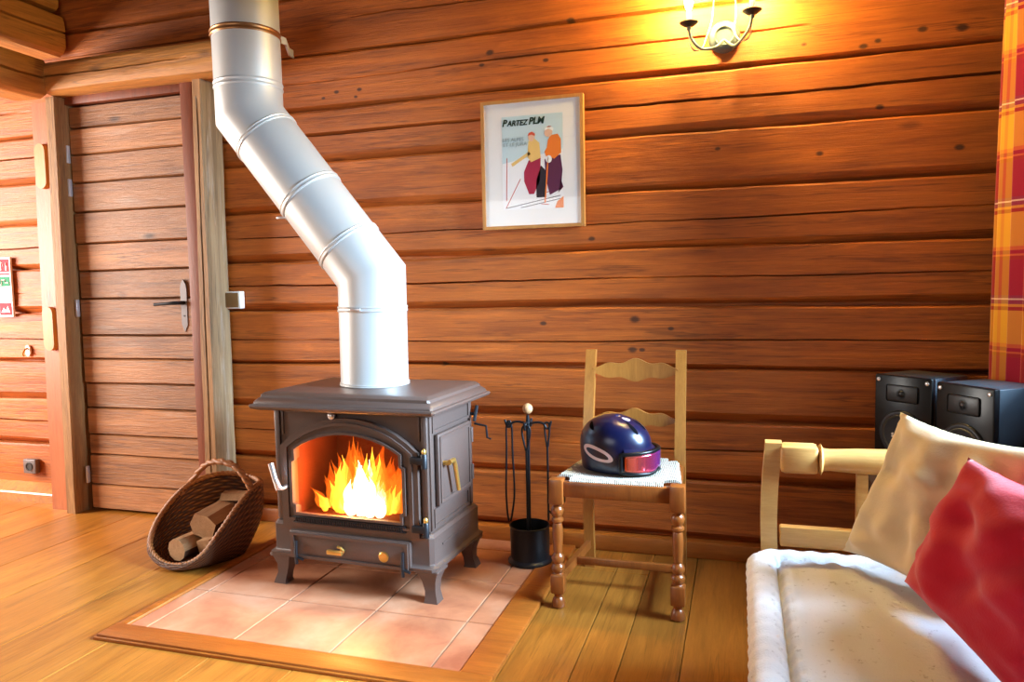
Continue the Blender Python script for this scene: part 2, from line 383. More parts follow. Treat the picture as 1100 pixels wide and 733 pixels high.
# ------------------------------------------------------------------ room shell
WY = 3.16; XR = .98; CEIL = 2.74
JZ = [-.02, .065, .317, .572, .792, 1.055, 1.293, 1.535, 1.762, 2.003, 2.25, 2.52, 2.76]
CR = {2: .455, 3: None, 4: .911, 5: 1.172, 6: 1.41, 7: None, 8: 1.888, 9: 2.135, 10: 2.40}
def wall_back():
    g = G(); x0, x1 = -5.6, XR+.1; nx = 260; rows = []; tones = {}
    for k in range(len(JZ)-1):
        z0, z1 = JZ[k], JZ[k+1]; h = z1-z0; c = CR.get(k); fs_ = {9: .45, 10: .35, 11: .5, 4: .6, 3: 1.2}.get(k, 1.)
        prof = [(.0, -.045, 0), (.006/h if h > .1 else .08, -.032, 0), (.026*fs_/h if h > .1 else .25, -.006, 0), (.034*fs_/h if h > .1 else .4, 0., 0)]
        mid = [.35, .5, .65, .8] if h > .1 else [.6]
        if c:
            tc = (c-z0)/h; e = .004/h
            e *= (1.7 if k == 8 else 1.)
            mid = [t for t in mid if abs(t-tc) > .06] + [tc-3*e, tc-e, tc, tc+e, tc+3*e]
            mid.sort()
        for t in mid:
            prof.append((t, 0., 2 if c and abs(t-tc) < 1e-6 else (1 if c and abs(t-tc) < .05 else 0)))
        prof += [(1-.012/h if h > .1 else .8, .0, 0), (1-.004/h if h > .1 else .93, -.006, 0), (.999, -.045, 0)]
        for t, d, fl in prof: rows.append((k, z0, h, t, d, fl))
    def P(i, r):
        k, z0, h, t, d, fl = r; x = x0 + (x1-x0)*i/nx
        wz = .010*nz(x*.9, k*7.3) + .004*nz(x*4, k*3.1)
        zz = z0 + t*h + (wz if t < .01 or t > .9 else .010*nz(x*.9, (k+t)*7.3))
        dd = d + .005*nz(x*1.1, k*5.7, t*2) + .002*nz(x*7, k*4.1, t*4)
        if k == 8 and fl: zz += .018*nz(x*.8+3, 1.3)
        if fl:
            zz += .006*nz(x*2.2, k*9.1) + .0025*nz(x*9, k)
            if fl == 2:
                a = .5 + 1.1*nz(x*1.3, k*2.7+5)
                if k == 8: a += .45
                dd -= .045*max(0., min(1., a))
        return (x, WY - dd, zz)
    V = [[g.v(P(i, r)) for i in range(nx+1)] for r in rows]
    for j in range(len(rows)-1):
        for i in range(nx): g.f([V[j][i], V[j][i+1], V[j+1][i+1], V[j+1][i]])
    # solid back so the wall has thickness
    bk = [[g.v((x, WY+.2, z)) for x in (x0, x1)] for z in (JZ[0], JZ[-1])]
    g.f([bk[0][0], bk[0][1], bk[1][1], bk[1][0]])
    tv = [random.uniform(-.10, .10) for _ in range(14)]
    def tone(co):
        k = max(i for i in range(len(JZ)) if JZ[i] <= max(co.z, -.019)); return tv[min(k, 13)]
    return struct(g.build('wall_back', M['log'], smooth=24, tone=tone))
wall_back()

def planks_floor():
    g = G(); xs = [-5.6, -5.2, -4.85, -4.5, -4.1, -3.72, -3.36, -3.02, -2.69, -2.33, -2.0, -1.6, -1.3, -1.0, -.687, -.479, -.348, -.17, .05, .28, .5, .74, XR+.1]
    tones = {}
    for i in range(len(xs)-1):
        a, b = xs[i]+.0012, xs[i+1]-.0012
        cuts = [-1.7, -.2 + .9*((i*37) % 10)/10, 3.3]
        if -.7 < (a+b)/2 < -.33: cuts = [-1.7, 2.89, 3.3]
        elif (a+b)/2 > -.35: cuts = [-1.7, .1+.3*(i % 3), 3.3]
        for j in range(len(cuts)-1):
            g.box(a, b, cuts[j]+.001, cuts[j+1]-.001, -.03, .0, .002, 1)
    g.box(-5.6, XR+.1, -1.7, 3.3, -.08, -.031)
    tv = [random.uniform(-.12, .12) for _ in range(60)]
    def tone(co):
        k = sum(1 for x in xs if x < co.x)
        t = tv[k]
        if k >= 17: t -= .36  # boards toward the daybed darker: its floor shadow put into the tone
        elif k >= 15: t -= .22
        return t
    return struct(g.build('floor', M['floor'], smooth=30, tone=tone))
planks_floor()
g = G(); g.box(-5.6, XR+.1, -1.7, 3.3, CEIL, CEIL+.08)
for y in (-.9, .3, 1.5): g.box(-5.6, XR+.1, y-.08, y+.08, CEIL-.16, CEIL, .015)
struct(g.build('ceiling', M['ceiling']))
def wall_with_hole(name, ax, p0, p1, a0, a1, h0, h1, z0, z1, mat):
    g = G()
    def bx(u0, u1, w0, w1):
        if ax == 'x': g.box(p0, p1, u0, u1, w0, w1)
        else: g.box(u0, u1, p0, p1, w0, w1)
    bx(a0, h0, 0, CEIL); bx(h1, a1, 0, CEIL); bx(h0, h1, 0, z0); bx(h0, h1, z1, CEIL)
    return struct(g.build(name, mat, smooth=0))
def window_frame(name, ax, p0, p1, h0, h1, z0, z1):
    g = G(); w = .05
    def bx(u0, u1, w0, w1):
        if ax == 'x': g.box(p0, p1, u0, u1, w0, w1, .006)
        else: g.box(u0, u1, p0, p1, w0, w1, .006)
    bx(h0, h0+w, z0, z1); bx(h1-w, h1, z0, z1); bx(h0+w, h1-w, z0, z0+w); bx(h0+w, h1-w, z1-w, z1)
    m = (h0+h1)/2; bx(m-.02, m+.02, z0+w, z1-w)
    return struct(g.build(name, M['pine']))
wall_with_hole('wall_right', 'x', XR, XR+.36, -1.7, 3.2, .95, 2.70, .95, 2.05, M['darkwood'])
window_frame('window_1', 'x', XR+.26, XR+.31, .95, 2.70, .95, 2.05)
wall_with_hole('wall_front', 'y', -1.86, -1.7, -5.6, XR+.1, -3.3, -1.1, .85, 2.15, M['darkwood'])
window_frame('window_2', 'y', -1.81, -1.76, -3.3, -1.1, .85, 2.15)
wall_with_hole('wall_left', 'x', -5.76, -5.6, -1.7, 3.2, .9, 2.5, .8, 2.1, M['log'])
window_frame('window_3', 'x', -5.71, -5.66, .9, 2.5, .8, 2.1)

g = G()
for k in range(9): g.box(-3.55, -3.35, -1.7, 1.85+.01*nz(k*1.7, 3.), .236*k, .236*(k+1), .022, 2)  # unseen solid partition, added to keep hall light off the room
struct(g.build('wall_hall_light_block', wood('light_block_log_wood', lin((84, 40, 12)), lin((140, 78, 28)), 'y', 18, .6, .5, False, .5, None, 0., .35, .5), smooth=40))
# log beams of the partition (above the opening on the left)
def beam(name, axis, a0, a1, cx, cz, w, h, mat, seed, bow=.008, r=.3):
    g = G(); n = 30; rings = []
    for i in range(n+1):
        t = a0 + (a1-a0)*i/n; ring = []
        fa = PI if axis == 'x' else 0.
        angs = sorted([2*PI*k/28 + .1 for k in range(28)] + [(fa + d) % (2*PI) for d in (-.15, -.06, 0., .06, .15)])
        for k, a in enumerate(angs):
            ca, sa = math.cos(a), math.sin(a)
            p = 5.; q = (abs(ca)**p + abs(sa)**p)**(-1/p)
            u = w/2*ca*q*(1+.05*nz(t*1.3, a*3., seed)); z = h/2*sa*q*(1+.06*nz(t*1.1, a*2.8, seed+9))
            u += bow*nz(t*1.5, seed); z += bow*nz(t*1.2, seed+4)
            if abs(((a-fa+PI) % (2*PI))-PI) < .16:
                z += h*.16*nz(t*1.6, seed+31) + .004*nz(t*11, seed) + h*.08*(t-(a0+a1)/2)/(a1-a0)
                if abs(((a-fa+PI) % (2*PI))-PI) < .01: u -= math.copysign(.055*max(0, min(1, .75+1.2*nz(t*1.9, seed+2))), u)
            ring.append((t, cx+u, cz+z) if axis == 'x' else (cx+u, t, cz+z))
        rings.append(ring)
    g.loft(rings)
    return struct(g.build(name, mat, smooth=28))
beam('trim_1', 'y', -1.68, 3.14, -3.50, 2.505, .24, .215, M['hewn_y'], 3.)      # upper partition log
beam('trim_2', 'y', -1.68, 2.95, -3.43, 2.232, .24, .20, M['hewn_y'], 8.)       # lower partition log
beam('trim_3', 'y', -1.68, 3.14, -3.53, 2.70, .24, .15, M['hewn_y'], 12.)
beam('trim_4', 'x', -3.33, -2.27, 3.035, 2.232, .21, .155, M['hewn_x'], 5.)      # lintel over the door
# door posts
def post(name, x0, x1, y0, y1, z0, z1, mat, lean=0., seed=1., notch=False):
    g = G(); n = 24; rings = []
    for i in range(n+1):
        z = z0+(z1-z0)*i/n; dx = lean*(z/z1)
        j = [.004*nz(z*3, seed, q) for q in range(4)]
        b = .008
        rings.append([(x0+dx+b+j[0], y0, z), (x1+dx-b+j[1], y0, z), (x1+dx+j[1], y0+b, z), (x1+dx+j[2], y1, z), (x0+dx+j[3], y1, z), (x0+dx+j[0], y0+b, z)])
    g.loft(rings)
    return struct(g.build(name, mat, smooth=30))
g = G(); rings = []
for i in range(25):
    z = 2.165*i/24; l = z/2.165; j = [.005*nz(z*3, 2., q) for q in range(4)]
    a, b = -2.528+.038*l, -2.450+.014*l; m = (a+b)/2 + .006*nz(z*2.4, 7.)
    rings.append([(a+j[0]+.006, 3.0, z), (m-.005, 3.0, z), (m, 3.018 if .1 < l < .95 else 3.001, z), (m+.005, 3.0, z), (b-.006+j[1], 3.0, z), (b+j[1], 3.006, z), (b+j[2], 3.06, z), (b+j[3], 3.14, z), (a, 3.14, z), (a+j[0], 3.006, z)])
g.loft(rings); bmesh.ops.recalc_face_normals(g.b, faces=g.b.faces)
for f_ in g.b.faces: f_.material_index = 1 if f_.normal.x > .6 else 0  # right-facing sides go greyer: window daylight put into the wood colour
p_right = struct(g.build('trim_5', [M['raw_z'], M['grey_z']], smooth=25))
p_raw = post('trim_7', -3.405, -3.335, 2.985, 3.14, 0, 2.15, M['raw_z'], .03, 9.)
p_flat = post('trim_8', -3.555, -3.408, 3.03, 3.14, 0, 2.14, M['orange_z'], .035, 4.)
for nm, z0, z1, dx in (('block', 1.70, 1.93, .030), ('block', .86, 1.09, .012)):
    g = G(); poly = [(-3.482+dx+.034*math.cos(a), (z1-.035 if i < 9 else z0+.035)+.035*math.sin(a)) for i, a in enumerate([PI*k/8 for k in range(9)]+[PI+PI*k/8 for k in range(9)])]
    g.prism(poly, lambda u, w: (u, 3.03, w), lambda u, w: (u, 3.005, w))
    o = g.build('wooden_block', M['peg'], p_flat, smooth=40)
# door casing
g = G()
g.box(-2.583, -2.515, 3.03, 3.14, 0, 2.16, .003); g.box(-3.32, -2.583, 3.04, 3.14, 2.118, 2.16, .003)
struct(g.build('trim_9', M['casing']))
# plank door
g = G(); bz = [.012]; hs = [.14, .17, .115, .15, .14, .135, .13, .20, .155, .15, .17, .16, .15, .14, .12]
for h in hs: bz.append(bz[-1]+h)
sc = (2.113-.012)/(bz[-1]-.012); bz = [.012+(b-.012)*sc for b in bz]
tv = [random.uniform(-.24, .22) for _ in hs]
for i in range(len(hs)):
    dd = random.uniform(-.005, .005)
    n = 14; rings = []
    for k in range(n+1):
        x = -3.302 + .712*k/n; w = .003*nz(x*3, i*2.1)
        a, b = bz[i]+.001+(.003*nz(x*3, (i-1)*2.1+.5) if i else 0), bz[i+1]-.002+.003*nz(x*3, i*2.1+.5)
        y = 3.062+dd+.003*nz(x*2, i*4.)
        rings.append([(x, y+.012, a), (x, y, a+.006), (x, y, b-.005), (x, y+.010, b), (x, y+.04, b), (x, y+.04, a)])
    g.loft(rings)
def dtone(co):
    k = max([i for i in range(len(hs)) if bz[i] <= co.z+.001] or [0]); return tv[k]
door = struct(g.build('door_1', M['door'], smooth=30, tone=dtone))
for z in (1.87, 1.70, 1.08, .20):
    G().box(-3.314, -3.302, 3.036, 3.056, z-.045, z+.045, .003).build('hinge', M['silver_white'], door)
g = G()
poly = [(-2.662, 1.02), (-2.645, .985), (-2.628, 1.02), (-2.626, 1.20), (-2.632, 1.225), (-2.645, 1.245), (-2.658, 1.225), (-2.664, 1.20)]
poly = [(x, z-.03) for x, z in poly]
g.prism(poly, lambda u, w: (u, 3.064, w), lambda u, w: (u, 3.056, w))
plate = g.build('handle_plate', M['grey_metal'], door)
g = G(); g.tube([(-2.645, 3.06, 1.10), (-2.645, 3.015, 1.10), (-2.66, 3.005, 1.10), (-2.70, 3.003, 1.098), (-2.775, 3.003, 1.094)], [.010, .010, .010, .0075, .0085], 10)
g.build('door_handle', M['iron_dark'], door)
g = G(); g.lathe([(.004, 0), (.004, .004)], (-2.645, 3.058, 1.035), 10, (0, -1, 0)); g.build('keyhole', M['dark_hole'], door)
# skirting
g = G()
for x0, x1 in ((-5.6, -3.56),):
    g.loft([[(x, 3.10, 0), (x, 3.095, .048), (x, 3.10, .056), (x, 3.155, .098), (x, 3.17, .10), (x, 3.17, 0)] for x in (x0, x1)])
struct(g.build('baseboard_left', M['floor'], smooth=20))
g = G(); g.box(-2.38, XR, 3.115, 3.17, 0, .07, .006)
struct(g.build('baseboard_back', M['trimw']))

# hearth
HX0, HX1, HY0, HY1 = -2.06, -.688, 1.888, 3.115
g = G(); g.box(-2.02, -.795, 1.98, HY1, -.004, .006)
hearth = struct(g.build('hearth', M['grout']))
g = G(); xs = [-2.02, -1.945, -1.589, -1.236, -.891, -.795]; ys = [1.982, 2.305, 2.645, 2.985, HY1]; tl = {}
for i in range(5):
    for j in range(4):
        g.box(xs[i]+.003, xs[i+1]-.003, ys[j]+.003, ys[j+1]-.003, .0, .0095, .002, 1)
tt = [[random.uniform(-.09, .06) for _ in range(6)] for _ in range(6)]
g.build('tile_paving', M['tile'], hearth, smooth=30, tone=lambda c: tt[sum(1 for x in xs if x < c.x)-1][sum(1 for y in ys if y < c.y)-1])
g = G()
g.box(HX0, -2.021, HY0+.09, HY1, -.002, .016, .005); g.box(HX0, HX1, HY0, HY0+.092, -.002, .018, .006); g.box(-.794, HX1, HY0+.092, HY1, -.002, .016, .005)
g.box(HX0-.006, HX1+.006, HY0-.008, HY0+.02, -.002, .010, .003)
g.build('hearth_trim', M['trimw'], hearth)

# ------------------------------------------------------------------ stove (local frame: origin on the hearth under the middle of its front)
st = thing('wood_stove', 'brown cast iron wood stove with arched glass door, burning on the tiled hearth', 'stove', (-1.394, 2.435, .0095), rad(-2.5))
ZO = -.0095
def sb(g, name, mat, parent=None, **k):
    g.b.verts.ensure_lookup_table()
    for v in g.b.verts: v.co.z += ZO
    return g.build(name, mat, parent or st, **k)
def arch(u, zb, zs, za, n=12, step=0.):
    # outline: bottom-left, up the left side, over the arch, down the right side
    pts = [(-u, zb), (-u, zb+.03), (-u-step, zb+.036), (-u-step, zs-.05), (-u, zs-.044), (-u, zs)]
    R = ((u*u)+(za-zs)**2)/(2*(za-zs)); cz = za-R; a0 = math.asin(u/R)
    arc = [(R*math.sin(-a0+2*a0*i/n), cz+R*math.cos(-a0+2*a0*i/n)) for i in range(1, n)]
    right = [(-x, z) for x, z in pts[::-1]]
    return pts + arc + right
inn = arch(.228, .300, .555, .622, step=.014); outd = arch(.292, .250, .560, .676)
# body: panels round an open firebox
def bodyring(u, v0, v1, z):
    c = .012
    return [(-u+c, v0, z), (u-c, v0, z), (u, v0+c, z), (u, v1, z), (-u, v1, z), (-u, v0+c, z)]
g = G()
full = arch(.325, .135, .64, .705)
rect = [(-.325, .135), (-.325, .2), (-.325, .25), (-.325, .5), (-.325, .6), (-.325, .70)] + [(-.325+.65*i/12, .705) for i in range(1, 12)] + [(.325, .70), (.325, .6), (.325, .5), (.325, .25), (.325, .2), (.325, .135)]
g.ring(rect, arch(.245, .285, .55, .632, step=.010), 0., .03)
g.box(-.325, -.295, .03, .39, .135, .705); g.box(.295, .325, .03, .39, .135, .705); g.box(-.295, .295, .36, .39, .135, .705); g.box(-.295, .295, .03, .36, .67, .705); g.box(-.295, .295, .03, .36, .135, .25)
sb(g, 'body', M['iron'], smooth=30)
g = G(); g.box(-.294, -.272, .035, .359, .251, .669); g.box(.272, .294, .035, .359, .251, .669); g.box(-.272, .272, .335, .359, .251, .669); g.box(-.272, .272, .035, .335, .251, .275); g.box(-.272, .272, .035, .335, .65, .669)
sb(g, 'firebox_lining', M['brick'])
# raised corner mouldings and frieze panels
g = G()
g.box(-.325, -.302, -.010, .002, .27, .70, .004); g.box(.302, .325, -.010, .002, .27, .70, .004)
g.box(-.296, -.286, -.006, .002, .60, .695, .003); g.box(.286, .296, -.006, .002, .60, .695, .003)
g.box(-.286, .286, -.006, .002, .688, .697, .003)
sb(g, 'front_moulding', M['iron'])
# top plate with moulded lip
g = G()
def tring(e, z, b=.008):
    u, v0, v1 = .330+e, -.022-e, .405+e
    return [(-u+b, v0, z), (u-b, v0, z), (u, v0+b, z), (u, v1-b, z), (u-b, v1, z), (-u+b, v1, z), (-u, v1-b, z), (-u, v0+b, z)]
g.loft([tring(.0, .70), tring(.035, .70), tring(.056, .708), tring(.060, .716), tring(.056, .722), tring(.048, .724), tring(.044, .734), tring(.034, .744), tring(.028, .747), tring(.026, .757), tring(.016, .765), tring(.0, .769)])
sb(g, 'top_plate', M['iron'], smooth=35)
# plinth
g = G()
def pring(e, z, b=.014):
    u, v0, v1 = .330+e, -.008-e, .395+e
    return [(-u+b, v0, z), (u-b, v0, z), (u, v0+b, z), (u, v1, z), (-u, v1, z), (-u, v0+b, z)]
g.loft([pring(.022, .128), pring(.026, .133), pring(.026, .142), pring(.016, .148), pring(.012, .155), pring(.012, .250), pring(.004, .262), pring(-.006, .266)])
sb(g, 'plinth', M['iron'], smooth=30)
# legs
for sx in (-1, 1):
    for yv, sy in ((.02, -1), (.365, 1)):
        g = G(); cx = sx*.315
        prof = [(0., .027, .010), (.012, .024, .010), (.04, .021, .004), (.075, .026, .0), (.105, .036, .0), (.118, .040, .0), (.126, .034, .0)]
        g.loft([[(cx+sx*o+hx*h, yv+sy*o+hy*h, z) for hx, hy in ((-1, -1), (1, -1), (1, 1), (-1, 1))] for z, h, o in prof])
        bmesh.ops.translate(g.b, verts=g.b.verts, vec=(0, 0, .0095))
        g.box(cx-.046, cx+.046, yv-.046, yv+.046, .120, .134, .005)
        sb(g, 'leg', M['iron'], smooth=35)
# glazed door
g = G(); g.ring(outd, inn, -.024, -.002)
mid = arch(.272, .275, .557, .660)
g.ring(mid, arch(.258, .285, .556, .648), -.031, -.022)
sd = sb(g, 'glazed_door', M['iron'], smooth=35)
g = G(); g.ring(arch(.232, .297, .5555, .625, step=.014), arch(.222, .306, .552, .616, step=.012), -.036, -.02)
sb(g, 'door_bead', M['iron'], sd, smooth=35)
g = G()
for i in range(46): 
    u = -.225+.45*i/45; g.box(u-.003, u+.003, -.034, -.024, .272, .286)
g.box(-.24, .24, -.032, -.022, .286, .291, .001); g.box(-.24, .24, -.032, -.022, .266, .271, .001)
sb(g, 'air_grille', M['iron_dark'], sd)
g = G(); g.prism(arch(.236, .293, .556, .628, step=.012), lambda u, w: (u, -.012, w), lambda u, w: (u, -.008, w))
sb(g, 'glass_pane', M['glass'], sd, smooth=0)
def lever(name, pts, w, mat, par):
    g = G(); g.tube(pts, w, 8); return sb(g, name, mat, par, smooth=50)
lever('door_handle', [(-.262, -.028, .405), (-.264, -.055, .403), (-.276, -.062, .402), (-.292, -.062, .440), (-.308, -.062, .498)], [.008, .009, .014, .011, .012], M['bright'], sd)
for z in (.535, .285):
    g = G(); g.box(.265, .318, -.034, -.006, z-.014, z+.014, .004); g.lathe([(.012, -.028), (.012, .022), (.009, .026)], (.318, -.022, z), 14)
    h = sb(g, 'hinge', M['iron_dark'], sd, smooth=40)
    g = G(); g.lathe([(.008, 0), (.009, .006), (.006, .016), (.002, .019)], (.318, -.022, z+.026), 12); sb(g, 'hinge_cap', M['brass'], h)
g = G(); g.lathe([(.008, 0), (.008, .010), (.014, .014), (.015, .022), (.010, .028), (.003, .030)], (-.06, -.002, .682), 16, (0, -1, 0)); sb(g, 'air_knob', M['bright'])
# ash drawer
g = G(); g.box(-.258, .258, -.034, -.012, .128, .236, .006)
g.ring([(-.25, .132), (-.25, .23), (.25, .23), (.25, .132)], [(-.236, .143), (-.236, .219), (.236, .219), (.236, .143)], -.041, -.032)
dr = sb(g, 'ash_drawer', M['iron'])
g = G(); g.box(-.078, -.012, -.062, -.048, .166, .184, .004); g.box(-.028, -.014, -.050, -.034, .170, .186, .003); g.tube([(-.012, -.05, .182), (-.02, -.052, .194), (-.035, -.05, .196)], .005, 8)
sb(g, 'drawer_handle', M['brass'], dr)
g = G(); g.lathe([(.02, 0), (.02, .004), (.017, .006), (.014, .0055)], (.150, -.034, .172), 24, (0, -1, 0)); sb(g, 'medallion', M['brass'], dr)
for u in (-.222, .232):
    g = G(); g.tube([(u, -.045, .20), (u, -.047, .15), (u, -.045, .11)], .006, 8); g.tube([(u, -.045, .135), (u+.03, -.045, .128)], .005, 8); sb(g, 'latch', M['iron_dark'], dr)
# right side: panels, side door
g = G()
fnS = lambda u, y, z: (y, u, z)
def sring(v0, v1, z0, z1, w, x0, x1):
    g.ring([(v0, z0), (v0, z1), (v1, z1), (v1, z0)], [(v0+w, z0+w), (v0+w, z1-w), (v1-w, z1-w), (v1-w, z0+w)], x0, x1, fnS)
sring(.03, .37, .625, .695, .010, .324, .331); sring(.03, .35, .275, .345, .010, .324, .331)
g.box(.324, .332, .365, .388, .27, .70, .003); g.box(.324, .332, .004, .022, .27, .70, .003)
g.box(.341, .347, .06, .30, .205, .213, .002)
sb(g, 'side_panelling', M['iron'])
g = G(); g.box(.328, .344, .045, .345, .352, .618, .004); sring(.055, .335, .362, .608, .012, .342, .348)
sdo = sb(g, 'side_door', M['iron'])
g = G(); g.tube([(.345, .085, .505), (.372, .085, .507)], .009, 8); g.tube([(.372, .075, .512), (.374, .110, .512), (.374, .122, .49), (.374, .150, .39)], [.009, .010, .009, .008], 8)
sb(g, 'side_door_handle', M['brass'], sdo, smooth=50)
for z in (.41, .56):
    g = G(); g.lathe([(.008, -.03), (.008, .03)], (.345, .35, z), 12)
    sb(g, 'side_hinge', M['iron'], sdo)
g = G(); g.tube([(.325, .375, .64), (.355, .375, .64)], .006, 8); g.tube([(.355, .36, .612), (.358, .385, .672)], .007, 8); g.tube([(.350, .375, .60), (.400, .375, .592), (.404, .375, .545), (.420, .375, .54)], .005, 8)
sb(g, 'damper_lever', M['iron_dark'])

# fire inside
fw = Vector((-1.394, 2.435, 0))
Rz = Matrix.Rotation(rad(-2.5), 4, 'Z')
def sw(u, v, z): return fw + (Rz @ Vector((u, v, 0))) + Vector((0, 0, z))
i = 0
for (u0, v0, z0, u1, v1, z1, r, lb) in ((-.19, .17, .307, .15, .20, .307, .03, 'charred log burning at the front of the stove fire'), (-.16, .275, .303, .17, .265, .303, .026, 'charred log lying across the stove fire')):
    a, b = sw(u0, v0, z0), sw(u1, v1, z1); g = G(); n = 14
    P = [a.lerp(b, k/n) for k in range(n+1)]
    g.tube(P, [r*(1+.25*nz(k*.7, u0*9)) for k in range(n+1)], 10)
    tag(g.build('burning_log', M['ember'], org=(a+b)/2-Vector((0, 0, r))), lb, 'log', 'burning logs in the stove')
fl = thing('fire', 'bright yellow and white flames behind the stove glass', 'fire', sw(0, .16, .276))
def tongue(g, u, v, z, h, w, sway, seed):
    n = 16; P = []; R = []
    for k in range(n+1):
        t = k/n
        P.append(sw(u + sway*t*t + w*.55*t*nz(t*2.4, seed), v + w*.4*t*nz(t*2.1, seed+5), z + h*t))
        R.append(max(.0008, w*(math.sin(PI*min(1, (t*.92+.10)))**.8)*(1-t)**.55*(1+.22*nz(t*4, seed+8))))
    g.tube(P, R, 12)
rnd = random.Random(5)
gs = {'fl_out': G(), 'fl_mid': G(), 'fl_in': G()}
def env(d, p): return max(0., 1-abs(d)**p)
for k in range(34):
    u = rnd.uniform(-.215, .165); d = (u+.03)/.195
    h = (.25*env(d, 1.6)+.055)*rnd.uniform(.7, 1.1)
    tongue(gs['fl_out'], u, rnd.uniform(.09, .20), .284, h, rnd.uniform(.018, .030)+.014*env(d, 2), rnd.uniform(-.02, .03)+u*.25, k*3.7)
for k in range(32):
    u = rnd.uniform(-.18, .125); d = (u+.025)/.165
    h = (.205*env(d, 1.5)+.04)*rnd.uniform(.7, 1.08)
    tongue(gs['fl_mid'], u, rnd.uniform(.07, .16), .284, h, rnd.uniform(.013, .020)+.018*env(d, 2), rnd.uniform(-.02, .02)+u*.2, k*2.9+50)
for k in range(24):
    u = rnd.uniform(-.125, .085); d = (u+.005)/.125
    h = (.18*env(d, 1.4)+.03)*rnd.uniform(.75, 1.05)
    tongue(gs['fl_in'], u, rnd.uniform(.06, .13), .284, h, rnd.uniform(.014, .020)+.022*env(d, 2), rnd.uniform(-.01, .015), k*5.1+90)
for nm, k in (('outer_flames', 'fl_out'), ('yellow_flames', 'fl_mid'), ('white_flames', 'fl_in')):
    gs[k].build(nm, M[k], fl, smooth=80)

# ------------------------------------------------------------------ stove pipe
PYY = 2.675; RP = .134
sp = thing('stovepipe', 'galvanised grey metal stovepipe with an angled middle run rising from the stove', 'stovepipe', (-1.405, PYY, .769))
A, B, Cc, D = Vector((-1.405, PYY, .7695)), Vector((-1.403, PYY, 1.200)), Vector((-1.936, PYY, 1.868)), Vector((-1.942, PYY, CEIL))
dd = (Cc-B).normalized(); Yv = Vector((0, 1, 0))
def circ(c, n, r): # ring perpendicular to n in xz plane
    e = Yv.cross(n).normalized(); return [c + (Yv*math.cos(2*PI*k/48)+e*math.sin(2*PI*k/48))*r for k in range(48)]
def mitre(c, n1, n2, r):
    m = (n1+n2).normalized(); e = Yv.cross(m).normalized(); s = 1/m.dot(n1)
    return [c + (Yv*math.cos(2*PI*k/48)+e*(s*math.sin(2*PI*k/48)))*r for k in range(48)]
up1 = (B-A).normalized(); up2 = (D-Cc).normalized(); L = (Cc-B).length
q1, q2, q3 = B+dd*.155, B+dd*.42, Cc-dd*.125
zl, zu = Vector((-1.4035, PYY, 1.072)), Vector((-1.937, PYY, 1.985))
def sect(rings): 
    g = G(); g.loft(rings, True, False, False); return g.build('pipe_section', M['steel'], sp, smooth=50)
sect([circ(A, up1, RP), circ(zl, up1, RP)])
sect([circ(zl, up1, RP), mitre(B, up1, dd, RP), circ(q1, dd, RP)])
sect([circ(q1, dd, RP*.995), circ(q2, dd, RP*.995)])
sect([circ(q2, dd, RP), circ(q3, dd, RP)])
sect([circ(q3, dd, RP), mitre(Cc, dd, up2, RP), circ(zu, up2, RP)])
sect([circ(zu, up2, RP), circ(D, up2, RP)])
def band(c, n, w, r, mat=M['steel'], name='clamp_band'):
    g = G(); h = w/2
    pr = [(-h, RP-.002), (-h, r), (-h*.6, r+.002), (-h*.3, r), (h*.3, r), (h*.6, r+.002), (h, r), (h, RP-.002)]
    g.loft([circ(c+n*a, n, b) for a, b in pr], True, False, False)
    return g.build(name, mat, sp, smooth=30)
band(zl, up1, .022, RP+.003); band(q1, dd, .022, RP+.003); band(q2, dd, .026, RP+.003); band(q3, dd, .02, RP+.002); band(zu, up2, .03, RP+.002)
band(A+up1*.006, up1, .012, RP+.003)
g = G()
for c, n, off in ((zl, up1, Vector((.0, -1, 0))), (q2, dd, Vector((-.79*.9, -.45, -.62)))):
    g = G(); e = off.normalized()*(RP+.010); g.box(c.x+e.x-.022, c.x+e.x+.022, c.y+e.y-.006, c.y+e.y+.006, c.z+e.z-.005, c.z+e.z+.005, .002)
    g.build('clamp_screw', M['bright'], sp)
zb = Vector((-1.940, PYY, 2.190))
bb = band(zb, up2, .026, RP+.004, M['copper_band'], 'wall_band')
g = G(); g.loft([[(x-.004, y, z0), (x+.004, y, z0), (x+.004, y, z1), (x-.004, y, z1)] for x, y, z0, z1 in ((-1.835, PYY+.075, 2.178, 2.206), (-1.83, PYY+.115, 2.178, 2.206), (-2.03, 3.12, 2.25, 2.285), (-2.035, 3.165, 2.25, 2.285))])
g.build('wall_bracket', M['steel'], sp)

# ------------------------------------------------------------------ wall fittings on the left
fs = thing('fire_safety_sign', 'narrow red, green and white fire safety sign on the log wall left of the door', 'sign', (-3.918, 3.15, 1.04))
g = G(); rot = Matrix.Rotation(rad(1.6), 3, 'Y')
def sq(x0, x1, z0, z1, y0=3.138, y1=3.142, bev=0.): g.box(x0, x1, y0, y1, z0, z1, bev)
sq(-3.972, -3.868, 1.035, 1.365, 3.140, 3.152)
g.build('sign_panel', M['mat_white'], fs)
for z0, z1 in ((1.285, 1.355), (1.268, 1.277), (1.045, 1.112)):
    g = G(); sq(-3.962, -3.878, z0, z1); g.build('red_field', flat((206, 40, 56)), fs)
g = G(); sq(-3.962, -3.878, 1.205, 1.258); g.build('green_field', flat((40, 130, 90)), fs)
g = G(); sq(-3.962, -3.878, 1.125, 1.195, 3.1385, 3.142); g.build('pale_field', flat((206, 214, 232)), fs)
g = G()
g.box(-3.955, -3.930, 3.136, 3.139, 1.292, 1.335, .004); g.box(-3.948, -3.937, 3.136, 3.139, 1.335, 1.345); g.tube([(-3.937, 3.137, 1.342), (-3.922, 3.137, 1.335), (-3.916, 3.137, 1.315)], .002, 6)
